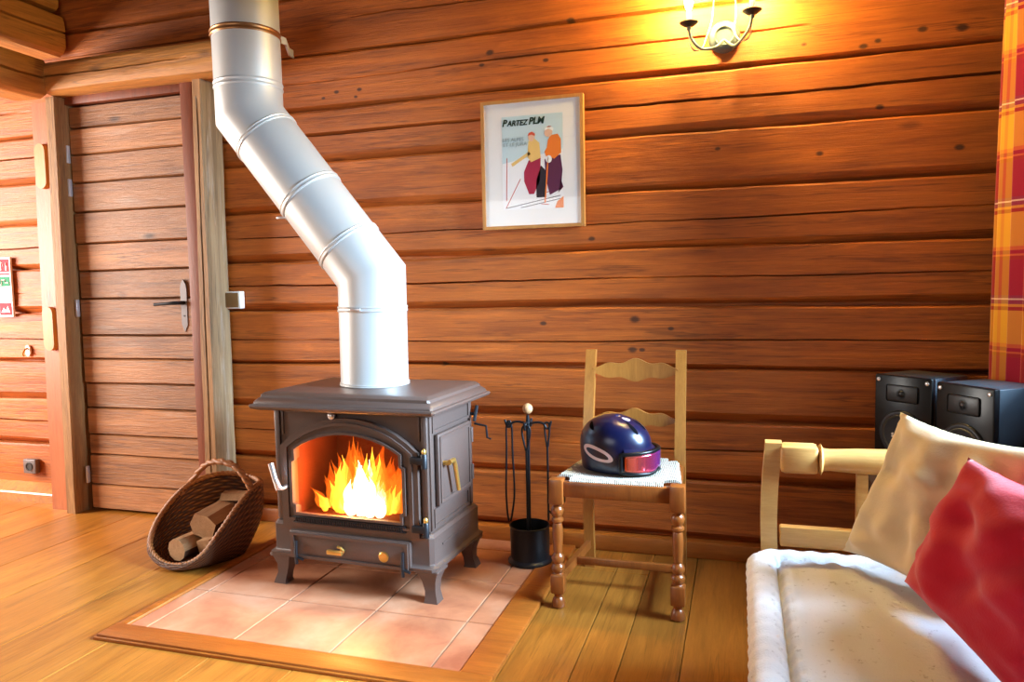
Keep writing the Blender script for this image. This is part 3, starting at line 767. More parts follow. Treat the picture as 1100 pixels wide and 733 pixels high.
g.box(-3.902, -3.890, 3.136, 3.139, 1.292, 1.318, .003); g.tube([(-3.896, 3.137, 1.318), (-3.896, 3.137, 1.335)], .003, 6)
g.build('extinguisher_pictogram', M['white'], fs)
g = G(); g.tube([(-3.95, 3.1375, 1.214), (-3.935, 3.1375, 1.214), (-3.935, 3.1375, 1.240), (-3.91, 3.1375, 1.240), (-3.91, 3.1375, 1.225), (-3.885, 3.1375, 1.225)], .0035, 6); g.build('green_pictogram', M['white'], fs)
g = G(); g.prism([(-3.95, 1.06), (-3.93, 1.085), (-3.915, 1.07), (-3.90, 1.095), (-3.885, 1.06)], lambda u, w: (u, 3.1385, w), lambda u, w: (u, 3.136, w)); g.build('flame_pictogram', M['white'], fs)
wh = thing('wall_hook', 'small oval white hook plate screwed to the logs under the fire safety sign', 'hook', (-3.79, 3.15, .81))
g = G(); g.prism([(-3.79+.018*math.cos(a), .845+.032*math.sin(a)) for a in [2*PI*k/20 for k in range(20)]], lambda u, w: (u, 3.155, w), lambda u, w: (u, 3.146, w)); g.build('hook_plate', M['white'], wh)
g = G(); g.tube([(-3.79, 3.148, .86), (-3.79, 3.13, .852), (-3.79, 3.118, .835), (-3.786, 3.114, .825), (-3.783, 3.12, .818)], .005, 8); g.build('hook', M['brass'], wh)
so = thing('wall_socket', 'square grey metal wall socket low on the logs by the skirting', 'socket', (-3.81, 3.15, .16))
g = G(); g.box(-3.855, -3.765, 3.125, 3.156, .155, .235, .005); g.build('socket_plate', M['grey_metal'], so)
g = G(); g.lathe([(.024, 0), (.024, .004), (.018, .004), (.017, .001)], (-3.81, 3.125, .195), 20, (0, -1, 0)); g.build('socket_face', M['dark_hole'], so)
sw_ = thing('light_switch', 'brown light switch in a pale square surround beside the door post', 'switch', (-2.405, 3.15, 1.07))
g = G(); g.box(-2.452, -2.362, 3.118, 3.156, 1.066, 1.152, .004); g.build('surround', M['white'], sw_)
g = G(); g.box(-2.445, -2.370, 3.112, 3.119, 1.073, 1.145, .003); g.build('rocker', M['tan'], sw_)

# ------------------------------------------------------------------ picture
FX0, FX1, FZ0, FZ1 = -1.086, -.633, 1.398, 1.949
pic = thing('framed_poster', 'ski poster with wide white mount in a thin oak frame on the log wall', 'picture', (-.86, 3.15, FZ0))
g = G()
g.ring([(FX0, FZ0), (FX0, FZ1), (FX1, FZ1), (FX1, FZ0)], [(FX0+.014, FZ0+.014), (FX0+.014, FZ1-.014), (FX1-.014, FZ1-.014), (FX1-.014, FZ0+.014)], 3.118, 3.150)
g.build('frame', M['frame_oak'], pic, smooth=0)
g = G(); g.box(FX0+.013, FX1-.013, 3.1235, 3.147, FZ0+.013, FZ1-.013); g.build('mount', M['mat_white'], pic)
# print: generic skiers on snow
px0, px1, pz0, pz1 = -.992, -.722, 1.480, 1.878
PW, PH = px1-px0, pz1-pz0
cols = [(205, 228, 234), (244, 244, 246), (238, 128, 40), (92, 32, 70), (240, 200, 120), (170, 34, 70), (40, 26, 40), (222, 90, 60), (236, 190, 160), (250, 250, 250), (200, 70, 60)]
g = G()
def pp(ci, pts, lay):
    g.mi = ci; y = 3.1234-.00022*lay
    g.prism(pts, lambda u, w: (px0+u*PW, y, pz0+w*PH), lambda u, w: (px0+u*PW, y-.0002, pz0+w*PH))
def disc(cx, cy, rx, ry): return [(cx+rx*math.cos(2*PI*k/16), cy+ry*math.sin(2*PI*k/16)) for k in range(16)]
def line(x0, y0, x1, y1, w): 
    d = Vector((x1-x0, (y1-y0)*PH/PW)); n = Vector((-d.y, d.x)).normalized()*w/2; q = PW/PH
    return [(x0+n.x, y0+n.y*q), (x1+n.x, y1+n.y*q), (x1-n.x, y1-n.y*q), (x0-n.x, y0-n.y*q)]
pp(1, [(0, 0), (1, 0), (1, .62), (0, .5)], 1)
pp(0, [(0, .5), (1, .62), (1, 1), (0, 1)], 1)
pp(10, line(.06, .10, .08, .56, .012), 2); pp(10, line(.30, .33, .05, .02, .012), 2)
pp(6, line(.05, .02, .95, .13, .010), 2); pp(6, line(.30, .02, .98, .10, .010), 2); pp(10, line(.55, .15, .95, .20, .012), 2)
# child
pp(5, [(.36, .40), (.44, .52), (.64, .55), (.62, .30), (.52, .16), (.44, .16), (.36, .30)], 3)
pp(6, [(.56, .30), (.64, .46), (.72, .40), (.72, .12), (.56, .12)], 3)
pp(4, [(.42, .56), (.44, .72), (.52, .76), (.62, .70), (.64, .54), (.48, .50)], 4)
pp(4, line(.46, .60, .16, .48, .05), 4)
pp(8, disc(.49, .765, .055, .045), 5); pp(7, [(.43, .78), (.45, .81), (.50, .822), (.55, .80), (.55, .775), (.49, .79)], 6)
# adult
pp(3, [(.70, .52), (.96, .56), (.99, .40), (.96, .20), (.78, .14), (.72, .30)], 4)
pp(3, [(.96, .30), (1.0, .22), (.92, .16)], 4)
pp(2, [(.72, .56), (.76, .72), (.80, .77), (.92, .78), (.97, .72), (.97, .58), (.86, .52)], 5)
pp(2, [(.70, .60), (.80, .70), (.86, .62), (.76, .50)], 6)
pp(8, disc(.77, .80, .065, .05), 6); pp(9, [(.70, .82), (.72, .85), (.80, .862), (.86, .838), (.84, .815), (.77, .838)], 7); pp(7, [(.74, .853), (.77, .868), (.82, .864), (.80, .853)], 7)
pp(9, disc(.77, .52, .05, .04), 7); pp(2, line(.76, .54, .70, .06, .020), 7); pp(10, line(.64, .05, .76, .04, .012), 7)
pp(2, [(.86, .0), (1, 0), (1, .12), (.90, .07)], 4)
g.build('poster_print', [flat(c) for c in cols], pic, smooth=0)
TX = lambda x, z, y=3.1222: Matrix.Translation((x, y, z)) @ Matrix.Rotation(PI/2, 4, 'X')
ink = flat((26, 58, 48))
text('lettering', 'P', .040, ink, pic, TX(-.990, 1.838), shear=.25, bold=.0012, sx=.95)
text('lettering', 'ARTEZ', .032, ink, pic, TX(-.967, 1.838), shear=.25, bold=.0010, sx=.92)
text('lettering', 'PLM', .040, ink, pic, TX(-.872, 1.839), shear=.25, bold=.0014, sx=.95)
pale = flat((150, 176, 184))
text('small_lettering', 'LES ALPES', .022, pale, pic, TX(-.990, 1.772), shear=.1)
text('small_lettering', 'ET LE JURA', .022, pale, pic, TX(-.988, 1.752), shear=.1)
g = G(); g.box(FX0+.014, FX1-.014, 3.1196, 3.1202, FZ0+.014, FZ1-.014); g.build('glass', M['picglass'], pic, smooth=0)

# ------------------------------------------------------------------ sconce
sc = thing('wall_sconce', 'two-armed wrought iron candle wall lamp with lit bulbs', 'wall lamp', (-.075, 3.15, 2.10))
g = G(); g.lathe([(.062, 0), (.062, .010), (.050, .026), (.036, .03), (.030, .022), (.004, .022)], (-.067, 3.153, 2.118), 28, (0, -1, 0)); g.build('wall_plate', M['verdigris'], sc)
for sx, cx, cz in ((-1, -.197, 2.150), (1, .037, 2.168)):
    g = G()
    g.tube(crom([(-.067, 3.12, 2.10), (-.067+sx*.035, 3.09, 2.065), (cx-sx*.045, 3.06, 2.058+(.01 if sx > 0 else 0)), (cx-sx*.010, 3.05, cz-.055), (cx, 3.05, cz-.01)], 8, False), .0055, 10)
    g.lathe([(.008, -.022), (.010, -.018), (.008, 0)], (cx, 3.05, cz), 14)
    arm = g.build('arm', M['verdigris'], sc, smooth=60)
    g = G(); g.lathe([(.006, -.006), (.020, -.002), (.036, .010), (.037, .012), (.020, .003), (.004, .001)], (cx, 3.05, cz-.004), 28); g.build('drip_pan', M['iron_dark'], sc, smooth=60)
    g = G(); g.lathe([(.0105, .0), (.0105, .050), (.006, .052)], (cx, 3.05, cz), 16); g.build('candle_sleeve', M['candle'], sc)
    g = G(); g.lathe([(.007, 0), (.013, .014), (.017, .032), (.014, .052), (.007, .074), (.002, .086)], (cx, 3.05, cz+.052), 18); g.build('bulb', M['bulb'], sc, smooth=80)
    g = G(); g.tube(crom([(cx, 3.05, cz-.02), (cx-sx*.003, 3.05, cz-.07), (cx-sx*.02, 3.055, cz-.098), (cx-sx*.05, 3.07, cz-.085), (cx-sx*.065, 3.09, cz-.04), (-.067+sx*.045, 3.11, cz+.03), (-.067+sx*.036, 3.12, cz+.13), (-.067+sx*.02, 3.13, 2.36)], 8, False), .0022, 6)
    g.build('scroll_wire', M['bright'], sc, smooth=60)
g = G(); g.lathe([(.012, 0), (.016, .01), (.006, .016)], (-.067, 3.145, 2.36), 14, (0, -1, 0)); g.build('top_boss', M['verdigris'], sc)

# ------------------------------------------------------------------ fire tools
TC = Vector((-.833, 2.895, 0.0095))
tl = thing('fire_tool_stand', 'black iron fire tool stand with a pale wooden ball knob, beside the stove', 'fire tool stand', TC)
g = G(); g.lathe([(.086, 0), (.092, .004), (.092, .012), (.084, .018), (.080, .022), (.082, .15), (.085, .155), (.080, .158), (.074, .03), (.004, .028)], TC, 32); g.build('base_tub', M['black_iron'], tl)
g = G(); g.tube([TC+Vector((0, 0, z)) for z in (.02, .2, .4, .585, .615)], [.0075, .0065, .0065, .009, .006], 12); g.build('pole', M['black_iron'], tl)
g = G(); g.ell(TC+Vector((0, 0, .640)), (.021, .021, .022)); g.build('knob', M['ball'], tl, smooth=80)
for a in (0, 90, 180, 270):
    c, s = math.cos(rad(a)), math.sin(rad(a)); k = 1. if a in (0, 180) else .55
    g = G(); g.tube(crom([TC+Vector((c*r*k, s*r*k, z)) for r, z in ((.005, .578), (.04, .585), (.066, .580), (.078, .562), (.090, .566), (.098, .592))], 6, False), .005, 8)
    g.build('hook_arm', M['black_iron'], tl, smooth=60)
def toolloop(g, x, y, zt, w, zb):
    g.tube(crom([(x-.002, y, zt-.10), (x-w*.8, y, zt-.035), (x-w*.7, y, zt-.005), (x, y, zt), (x+w*.7, y, zt-.005), (x+w*.8, y, zt-.035), (x+.002, y, zt-.10)], 6, False), .0042, 8)
    g.tube([(x, y, zt-.09), (x, y, zb)], .0045, 8)
t1 = thing('fire_tongs', 'pair of black fire tongs hung on the left arm of the tool stand', 'fire tongs', (TC.x-.081, TC.y, .17), 0, 'tools hanging on the fire tool stand')
g = G()
for s in (-1, 1): g.tube(crom([(TC.x-.081+s*.002, TC.y, .598), (TC.x-.081+s*.012, TC.y, .57), (TC.x-.081+s*.013, TC.y, .47), (TC.x-.081+s*.018, TC.y, .30), (TC.x-.081+s*.010, TC.y-.012, .21), (TC.x-.081+s*.004, TC.y-.014, .18)], 6, False), .0042, 8)
g.lathe([(.008, -.006), (.008, .006)], (TC.x-.081, TC.y, .585), 10, (0, 1, 0)); g.build('arms', M['black_iron'], t1, smooth=60)
t2 = thing('ash_shovel', 'black ash shovel hung by its loop at the front of the tool stand', 'fire shovel', (TC.x+.004, TC.y-.043, .055), 0, 'tools hanging on the fire tool stand')
g = G(); toolloop(g, TC.x+.004, TC.y-.043, .585, .020, .12); g.build('handle', M['black_iron'], t2, smooth=60)
g = G(); g.grid(lambda a, b: (TC.x+.004+(a-.5)*.075*(1-.3*b), TC.y-.036-.014*(1-(2*a-1)**2)*.6+.010*(2*a-1)**2, .045+.10*b), 8, 6)
o = g.build('blade', M['black_iron'], t2, smooth=60); so_ = o.modifiers.new('thick', 'SOLIDIFY'); so_.thickness = .003
t3 = thing('poker', 'black iron poker hung on the right arm of the tool stand', 'poker', (TC.x+.081, TC.y, .17), 0, 'tools hanging on the fire tool stand')
g = G(); toolloop(g, TC.x+.081, TC.y, .595, .012, .19); g.tube(crom([(TC.x+.081, TC.y, .23), (TC.x+.10, TC.y, .215), (TC.x+.104, TC.y, .20)], 5, False), .0045, 8); g.build('shaft', M['black_iron'], t3, smooth=60)

# ------------------------------------------------------------------ basket and firewood
bk = thing('log_basket', 'brown wicker log basket with a hooped handle by the door', 'basket', (-2.2, 2.66, 0.))
rim = [(-2.185, 2.44, .035), (-2.30, 2.455, .030), (-2.40, 2.50, .075), (-2.435, 2.575, .150), (-2.405, 2.65, .240), (-2.34, 2.70, .305), (-2.27, 2.82, .320), (-2.15, 2.86, .300), (-2.06, 2.80, .295), (-2.015, 2.69, .300), (-2.030, 2.60, .245), (-2.065, 2.53, .160), (-2.11, 2.465, .075)]
R1 = crom(rim, 6); nR = len(R1); cen = Vector((-2.205, 2.66, 0))
rings = []; ND = 14
for d in range(ND+1):
    t = d/ND; ring = []
    for p in R1:
        dirv = Vector((p.x-cen.x, p.y-cen.y, 0)); base = cen + dirv*.62; base.z = .012
        q = 1-t
        pos = Vector((0, 0, 0)); bul = 1+.16*math.sin(PI*t)
        xy = (cen + dirv*((1-t)+.62*t)*1) ; xy = cen + (xy-cen)*bul
        z = p.z*(1-t)**1.1 + .012*(1-(1-t)**1.1)
        if t > .85: pass
        ring.append(Vector((xy.x, xy.y, max(z, .008))))
    rings.append(ring)
for f in (.4, .15): rings.append([cen + (p-cen)*f*1/.62*.62 + Vector((0, 0, .010-(cen + (p-cen)*f).z)) for p in rings[ND]])
g = G(); g.loft(rings, True, False, True, uv=True)
o = g.build('wicker_body', M['wicker'], bk, smooth=80, normals=False); md = o.modifiers.new('thick', 'SOLIDIFY'); md.thickness = .012; md.offset = 1
g = G()
for ph in (0, 2*PI/3, 4*PI/3):
    P = []
    for i, p in enumerate(R1):
        a = 2*PI*i/nR*26+ph; out = (p-cen); out.z = 0; out.normalize()
        P.append(p + out*.007*math.cos(a) + Vector((0, 0, .007*math.sin(a))))
    g.tube(P, .0075, 7, loop=True)
g.build('braided_rim', M['cane'], bk, smooth=60)
g = G()
hp = crom([(-2.39, 2.68, .245), (-2.345, 2.70, .31), (-2.27, 2.70, .385), (-2.19, 2.69, .410), (-2.10, 2.685, .395), (-2.045, 2.68, .345), (-2.016, 2.68, .29), (-2.022, 2.68, .24)], 8, False)
for ph in (0, PI):
    g.tube([p + Vector((.006*math.cos(i*.8+ph), .006*math.sin(i*.8+ph), .004*math.sin(i*.8+ph))) for i, p in enumerate(hp)], .010, 8)
g.build('handle', M['cane'], bk, smooth=60)
def fwood(c, d, r, ln, sides, lab, seed, mat_end=True):
    c, d = Vector(c), Vector(d).normalized(); up = Vector((0, 0, 1)); u = d.cross(up).normalized(); w = u.cross(d)
    n = len(sides); rings = []
    for k in range(9):
        t = k/8; ring = []
        for j, (a, m) in enumerate(sides):
            rr = r*m*(1+.06*nz(t*3, j, seed)); ring.append(c + d*(t-.5)*ln + (u*math.cos(rad(a))+w*math.sin(rad(a)))*rr)
        rings.append(ring)
    g = G(); g.loft(rings)
    for f in g.b.faces:
        if len(f.verts) == 4: f.material_index = 1 if (f.calc_center_median()-c).dot(u*.3-w) > r*.35 else 0
    o = g.build('firewood_log', [M['firewood'], M['bark']], org=c, smooth=25)
    return tag(o, lab, 'firewood', 'firewood in the wicker basket')
fwood((-2.245, 2.60, .078), (.12, 1, .03), .048, .22, [(a, 1) for a in range(0, 360, 36)], 'round pale-ended firewood log at the front left in the wicker basket', 1)
fwood((-2.185, 2.68, .165), (-.05, 1, .06), .066, .24, [(10, 1), (60, .8), (120, 1.), (170, .95), (215, .9), (270, .75), (320, .9)], 'chunky grey-ended firewood log lying on top in the wicker basket', 5)
fwood((-2.125, 2.62, .085), (.05, 1, .06), .056, .20, [(20, 1), (75, .75), (150, 1.05), (200, .8), (250, .9), (310, .8)], 'orange split firewood log at the right in the wicker basket', 9)
fwood((-2.16, 2.765, .225), (1, .15, .02), .036, .13, [(0, 1), (60, .8), (120, 1), (180, .9), (240, 1), (300, .8)], 'dark firewood log lying crosswise at the back of the wicker basket', 13)

# ------------------------------------------------------------------ chair
ch = thing('dining_chair', 'wooden ladder-back chair with turned legs and a woven rush seat', 'chair', (-.41, 2.72, 0))
for x in (-.622, -.203):
    g = G(); y = 2.52
    g.lathe([(.016, 0), (.023, .004), (.025, .018), (.020, .034), (.015, .040), (.017, .050), (.024, .056)], (x, y, 0), 20)
    g.box(x-.025, x+.025, y-.025, y+.025, .054, .124, .007)
    g.lathe([(.024, .120), (.016, .128), (.022, .136), (.025, .146), (.022, .156), (.015, .162), (.021, .170), (.024, .180), (.020, .192), (.014, .200), (.016, .206), (.016, .215), (.0185, .25), (.0195, .28), (.017, .302), (.015, .308), (.022, .316), (.022, .324), (.015, .330), (.021, .342), (.024, .354), (.020, .366), (.014, .372), (.018, .380), (.024, .384)], (x, y, 0), 20)
    g.box(x-.026, x+.026, y-.026, y+.026, .378, .470, .006)
    g.build('front_leg', M['chairdark'], ch, smooth=40)
for x in (-.588, -.222):
    g = G(); n = 10; rings = []
    for z, y in ((0, 2.935), (.2, 2.91), (.42, 2.90), (.5, 2.905), (.7, 2.945), (.885, 2.995)):
        dx = (.004 if x < -.4 else -.004)*z
        rings.append([(x-.020+dx, y-.016, z), (x+.020+dx, y-.016, z), (x+.020+dx, y+.016, z), (x-.020+dx, y+.016, z)])
    g.loft(rings); g.build('back_post', M['chair'], ch, smooth=25)
def slat(z0, z1, y):
    g = G(); top = []; bot = []
    for i in range(33):
        s = i/32; x = -.572+.336*s
        wv = .012*math.cos((s-.5)*2*PI) + .007*math.cos((s-.5)*6*PI)
        top.append((x, z1-.012+wv)); bot.append((x, z0+.010-wv*.85))
    poly = bot+top[::-1]
    cu = lambda x: .018*(1-((x+.404)/.168)**2)
    V0 = [g.v((x, y-.008+cu(x), z)) for x, z in poly]; V1 = [g.v((x, y+.008+cu(x), z)) for x, z in poly]; N = len(poly)
    for i in range(32):
        a, b, c, d = i, i+1, N-2-i, N-1-i
        g.f([V0[a], V0[b], V0[c], V0[d]]); g.f([V1[d], V1[c], V1[b], V1[a]])
    for i in range(N): g.f([V0[i], V0[(i+1) % N], V1[(i+1) % N], V1[i]])
    g.build('back_slat', M['chair'], ch, smooth=35)
slat(.765, .845, 2.965); slat(.580, .650, 2.925)
g = G(); g.box(-.60, -.225, 2.506, 2.535, .405, .461, .005); g.build('front_rail', M['chairdark'], ch)
g = G()
for xa, xb in ((-.622, -.588), (-.203, -.222)): g.tube([(xa, 2.54, .435), (xb, 2.89, .435)], .014, 10)
g.tube([(-.58, 2.90, .435), (-.23, 2.90, .435)], .014, 10); g.build('seat_rail', M['chairdark'], ch)
for xa, xb in ((-.622, -.588), (-.203, -.222)):
    g = G(); g.loft([[(xa+(xb-xa)*t+a*.009, 2.54+.37*t, .10+b*.016) for a, b in ((-1, -1), (1, -1), (1, 1), (-1, 1))] for t in (0, 1)]); g.build('side_stretcher', M['chairdark'], ch, smooth=0)
g = G(); g.box(-.60, -.215, 2.715, 2.733, .086, .114, .003); g.build('cross_stretcher', M['chairdark'], ch)
g = G()
def seatf(a, b):
    x0 = -.637+.045*b; x1 = -.188-.040*b
    x = x0+(x1-x0)*a; y = 2.512+.383*b
    d = max(abs(2*a-1), abs(2*b-1)); r = abs(abs(2*a-1)-abs(2*b-1))
    z = .474 - .006*(1-d) - (.010 if d > .96 else 0) - .003*max(0, 1-r*12)
    return (x, y, z)
for (a0, a1, b0, b1) in ((0, 1, 0, 1),):
    n = 36
    V = [[g.v(seatf(i/n, j/n)) for i in range(n+1)] for j in range(n+1)]
    W = [[g.v(Vector(seatf(i/n, j/n))-Vector((0, 0, .009))) for i in range(n+1)] for j in range(n+1)]
    cut = lambda i, j: (i < 5 or i >= n-5) and j < 5 or (i < 4 or i >= n-4) and j >= n-4
    cells = [(i, j) for j in range(n) for i in range(n) if not cut(i, j)]
    cs = set(cells)
    for i, j in cells:
        g.f([V[j][i], V[j][i+1], V[j+1][i+1], V[j+1][i]]); g.f([W[j][i], W[j+1][i], W[j+1][i+1], W[j][i+1]])
        for di, dj, p, q in ((-1, 0, (i, j+1), (i, j)), (1, 0, (i+1, j), (i+1, j+1)), (0, -1, (i, j), (i+1, j)), (0, 1, (i+1, j+1), (i, j+1))):
            if (i+di, j+dj) not in cs: g.f([V[p[1]][p[0]], W[p[1]][p[0]], W[q[1]][q[0]], V[q[1]][q[0]]])
    lo = [v for v in g.b.verts if not v.link_faces]; bmesh.ops.delete(g.b, geom=lo, context='VERTS')
g.build('rush_seat', M['rush'], ch, smooth=35)

# ------------------------------------------------------------------ helmet and goggles (local frame, x forward)
HA = rad(-14)
hm = local(thing('ski_helmet', 'dark blue ski helmet with a pale oval ring decal, lying on the rush seat', 'helmet', (-.430, 2.685, .475), HA))
hm.rotation_euler = (0, 0, HA)
def shell(th, ph, k=1.):
    # th: 0 at the crown -> pi/2 at the lower rim; ph: 0 at the front
    c, s = math.cos(ph), math.sin(ph)
    a = .130 if c > 0 else .138; b = .108
    e = 2.25
    q = (abs(math.sin(th))**e + abs(math.cos(th))**e)**(-1/e)
    r = q*math.sin(th)
    x = a*r*c*k; y = b*r*s*k
    z = .092 + .108*q*math.cos(th)*k - (.010*max(0, c))
    return Vector((x-.006, y, z))
def low(ph):
    c = math.cos(ph)
    # how far down the shell goes: short over the brow, long at ears and nape
    f = .5*(1+math.tanh((c-.62)*7))
    return (1-f)*(rad(148)) + f*rad(92)
g = G(); NP = 56; NTt = 26; rings = []
for i in range(NTt+1):
    ring = []
    for k in range(NP):
        ph = 2*PI*k/NP; th = max(.01, low(ph)*i/NTt); p = shell(th, ph)
        if th > PI/2:
            t = (th-PI/2)/rad(58); f0 = shell(PI/2, ph); p = f0*(1-.06*t*t); p.z = f0.z - .090*t
        p.z = max(p.z, .003); ring.append(p)
    rings.append(ring)
inner = [[Vector((p.x*.9, p.y*.9, p.z+.004)) for p in rings[-1]]] + [[Vector((p.x*.88, p.y*.88, p.z*.94)) for p in r] for r in rings[-2::-4]]
g.loft(rings+inner, True, True, True); g.build('shell', M['helmet'], hm, smooth=70)
g = G() # brim
rows = []
for i in range(5):
    t = i/4
    rows.append([Vector((.128*math.cos(p)*(1+.13*t)-.004, .107*math.sin(p)*(1+.10*t), .094-.014*t)) for p in [rad(-60+120*k/24) for k in range(25)]])
rows = [r for r in rows] + [[v-Vector((0, 0, .006)) for v in r] for r in rows[::-1]]
g.loft(rows, False, loop=True); g.build('brim', M['helmet'], hm, smooth=50)
def onshell(th, ph, off):
    p = shell(th, ph)
    if th > PI/2:
        t = (th-PI/2)/rad(58); f0 = shell(PI/2, ph); p = f0*(1-.06*t*t); p.z = f0.z-.090*t
    n = Vector((p.x/.13**2, p.y/.108**2, max(0, p.z-.092)/.108**2)).normalized(); return p+n*off
def slot(th, ph, L, W, ang, mat, name, off=.0012):
    g = G(); P = []
    for k in range(24):
        a = 2*PI*k/24; u = L*math.cos(a); v = W*math.sin(a)
        P.append(onshell(th+(u*math.cos(ang)-v*math.sin(ang)), ph+(u*math.sin(ang)+v*math.cos(ang))/max(.35, math.sin(th)), off))
    c = sum(P, Vector())/24; c = onshell(th, ph, off)
    vs = [g.v(p) for p in P]; cv = g.v(c)
    mids = [g.v(onshell(th+(L*.5*math.cos(2*PI*k/24)*math.cos(ang)-W*.5*math.sin(2*PI*k/24)*math.sin(ang)), ph+(L*.5*math.cos(2*PI*k/24)*math.sin(ang)+W*.5*math.sin(2*PI*k/24)*math.cos(ang))/max(.35, math.sin(th)), off)) for k in range(24)]
    for k in range(24):
        g.f([vs[k], vs[(k+1) % 24], mids[(k+1) % 24], mids[k]]); g.f([mids[k], mids[(k+1) % 24], cv])
    o = g.build(name, mat, hm, smooth=60); return o
slot(rad(44), rad(-34), .27, .065, .25, M['vent'], 'vent_slot', .0018); slot(rad(40), rad(8), .24, .055, -.1, M['vent'], 'vent_slot', .0018); slot(rad(40), rad(52), .22, .055, -.3, M['vent'], 'vent_slot', .0018); slot(rad(50), rad(-128), .22, .06, .9, M['vent'], 'vent_slot', .0018)
slot(rad(20), rad(-20), .13, .10, 0, M['logo'], 'top_decal', .0022)
g = G(); n = 48; C0 = (rad(103), rad(-104)); ro, ri = [], []
an = .42
for k in range(n):
    a = 2*PI*k/n
    for lst, LU, LV in ((ro, .52, .26), (ri, .39, .135)):
        u, v = LU*math.cos(a), LV*math.sin(a)
        lst.append(onshell(C0[0]+u*math.sin(an)+v*math.cos(an), C0[1]+u*math.cos(an)-v*math.sin(an), .0016))
A0 = [g.v(p) for p in ro]; B0 = [g.v(p) for p in ri]
for k in range(n): g.f([A0[k], A0[(k+1) % n], B0[(k+1) % n], B0[k]])
g.build('oval_decal', M['logo'], hm, smooth=60)
gg = local(thing('ski_goggles', 'ski goggles with a mirrored pink and purple lens on the front of the helmet', 'goggles', (-.430, 2.685, .475), HA))
gg.rotation_euler = (0, 0, HA)
def lensP(a, b, off=0.):
    ph = rad(-66+132*a); s = abs(2*a-1)
    zt = .086-.008*s; zb_ = .006 + .012*s**3 + .014*math.exp(-((a-.5)/.07)**2)
    r = .146+off
    return Vector((r*math.cos(ph)*(1.03-.03*s), r*.88*math.sin(ph), zb_+(zt-zb_)*b))
g = G(); g.grid(lambda a, b: lensP(.04+.92*a, .08+.84*b, .006), 30, 8, uv=lambda a, b: (a, b)); o = g.build('lens', M['lens'], gg, smooth=80); md = o.modifiers.new('t', 'SOLIDIFY'); md.thickness = .003
g = G(); per = [lensP(k/24, 0) for k in range(24)]+[lensP(1, k/4) for k in range(4)]+[lensP(1-k/24, 1) for k in range(24)]+[lensP(0, 1-k/4) for k in range(4)]
g.tube(per, .0075, 8, loop=True); g.build('frame', M['black_gloss'], gg, smooth=60)
# ------------------------------------------------------------------ daybed
db = thing('daybed', 'light pine daybed frame with a turned arm rail', 'daybed', (.45, 1.2, 0))
DX0, DX1, DY0, DY1 = .045, .90, .22, 2.215
g = G(); n = 14; rings = []
for i in range(n+1):   # front arm post, curved outward
    z = .70*i/n; t = z/.70; xo = .070-.012*math.sin(PI*max(0, (z-.25)/.45)) if z > .25 else .070
    rings.append([(xo-.004, 2.165, z), (xo+.040, 2.165, z), (xo+.040, 2.213, z), (xo-.004, 2.213, z)])
g.loft(rings); g.build('arm_post', M['pine'], db, smooth=30)
G().box(.86, .90, 2.165, 2.213, 0, .70, .006).build('arm_post', M['pine'], db)
G().box(.302, .332, 2.178, 2.200, .455, .62, .004).build('arm_upright', M['pine'], db)
G().box(.60, .63, 2.178, 2.200, .455, .62, .004).build('arm_upright', M['pine'], db)
g = G(); g.box(.105, .205, 2.150, 2.222, .618, .695, .012)
pr = [(.0, .036), (.006, .044), (.012, .032), (.03, .030), (.10, .034), (.22, .037), (.36, .035), (.48, .030), (.54, .029), (.548, .042), (.556, .030)]
g.loft([[(.205+x, 2.186+r*math.cos(2*PI*k/20), .655+r*math.sin(2*PI*k/20)) for k in range(20)] for x, r in pr]); g.box(.76, .865, 2.150, 2.222, .618, .695, .012)
g.build('arm_rail', M['pine'], db, smooth=45)
G().box(.105, .865, 2.172, 2.204, .404, .462, .006).build('lower_rail', M['pine'], db)
G().box(.045, .085, .26, 2.166, .19, .29, .008).build('side_rail', M['pine'], db)
G().box(.86, .90, .26, 2.166, .19, .29, .008).build('side_rail', M['pine'], db)
for x in (.045, .86): G().box(x, x+.045, .21, .26, 0, .42, .006).build('leg', M['pine'], db)
G().box(.085, .86, .212, .258, .19, .29, .008).build('end_rail', M['pine'], db)
for i in range(9): G().box(.08, .87, .34+.21*i, .42+.21*i, .285, .300, .004).build('slat', M['pine'], db)
G().box(.865, .895, .30, 2.165, .60, .70, .01).build('back_rail', M['pine'], db)

mt = thing('mattress', 'cream linen daybed mattress with a rolled stitched edge', 'mattress', (.45, 1.2, .30))
MX0, MX1, MY0, MY1, MT = .018, .855, .27, 2.155, .408
g = G()
def mf(x, y, top):
    d = min(x-MX0, MX1-x, y-MY0, MY1-y)
    z = MT-.006 + .016*min(1, max(0, (d-.07)/.12)) + .004*nz(x*7, y*7) + .003*nz(x*16, y*5)
    sd_ = d-.074-.004*abs(math.sin(((y if (x-MX0) < .1 or (MX1-x) < .1 else x))*PI/.055))
    z -= .022*math.exp(-(sd_/.008)**2)
    ph = (y if (x-MX0) < .1 or (MX1-x) < .1 else x)
    z += .0035*math.sin(ph*2*PI/.055)*math.exp(-((d-.09)/.03)**2)
    return z
nx, ny = 170, 260
g.grid(lambda a, b: (MX0+.03+(MX1-MX0-.06)*a, MY0+.03+(MY1-MY0-.06)*b, mf(MX0+.03+(MX1-MX0-.06)*a, MY0+.03+(MY1-MY0-.06)*b, 1)), nx, ny)
g.box(MX0+.03, MX1-.03, MY0+.03, MY1-.03, .302, MT-.03)
g.build('cover', M['linen'], mt, smooth=60)
g = G()
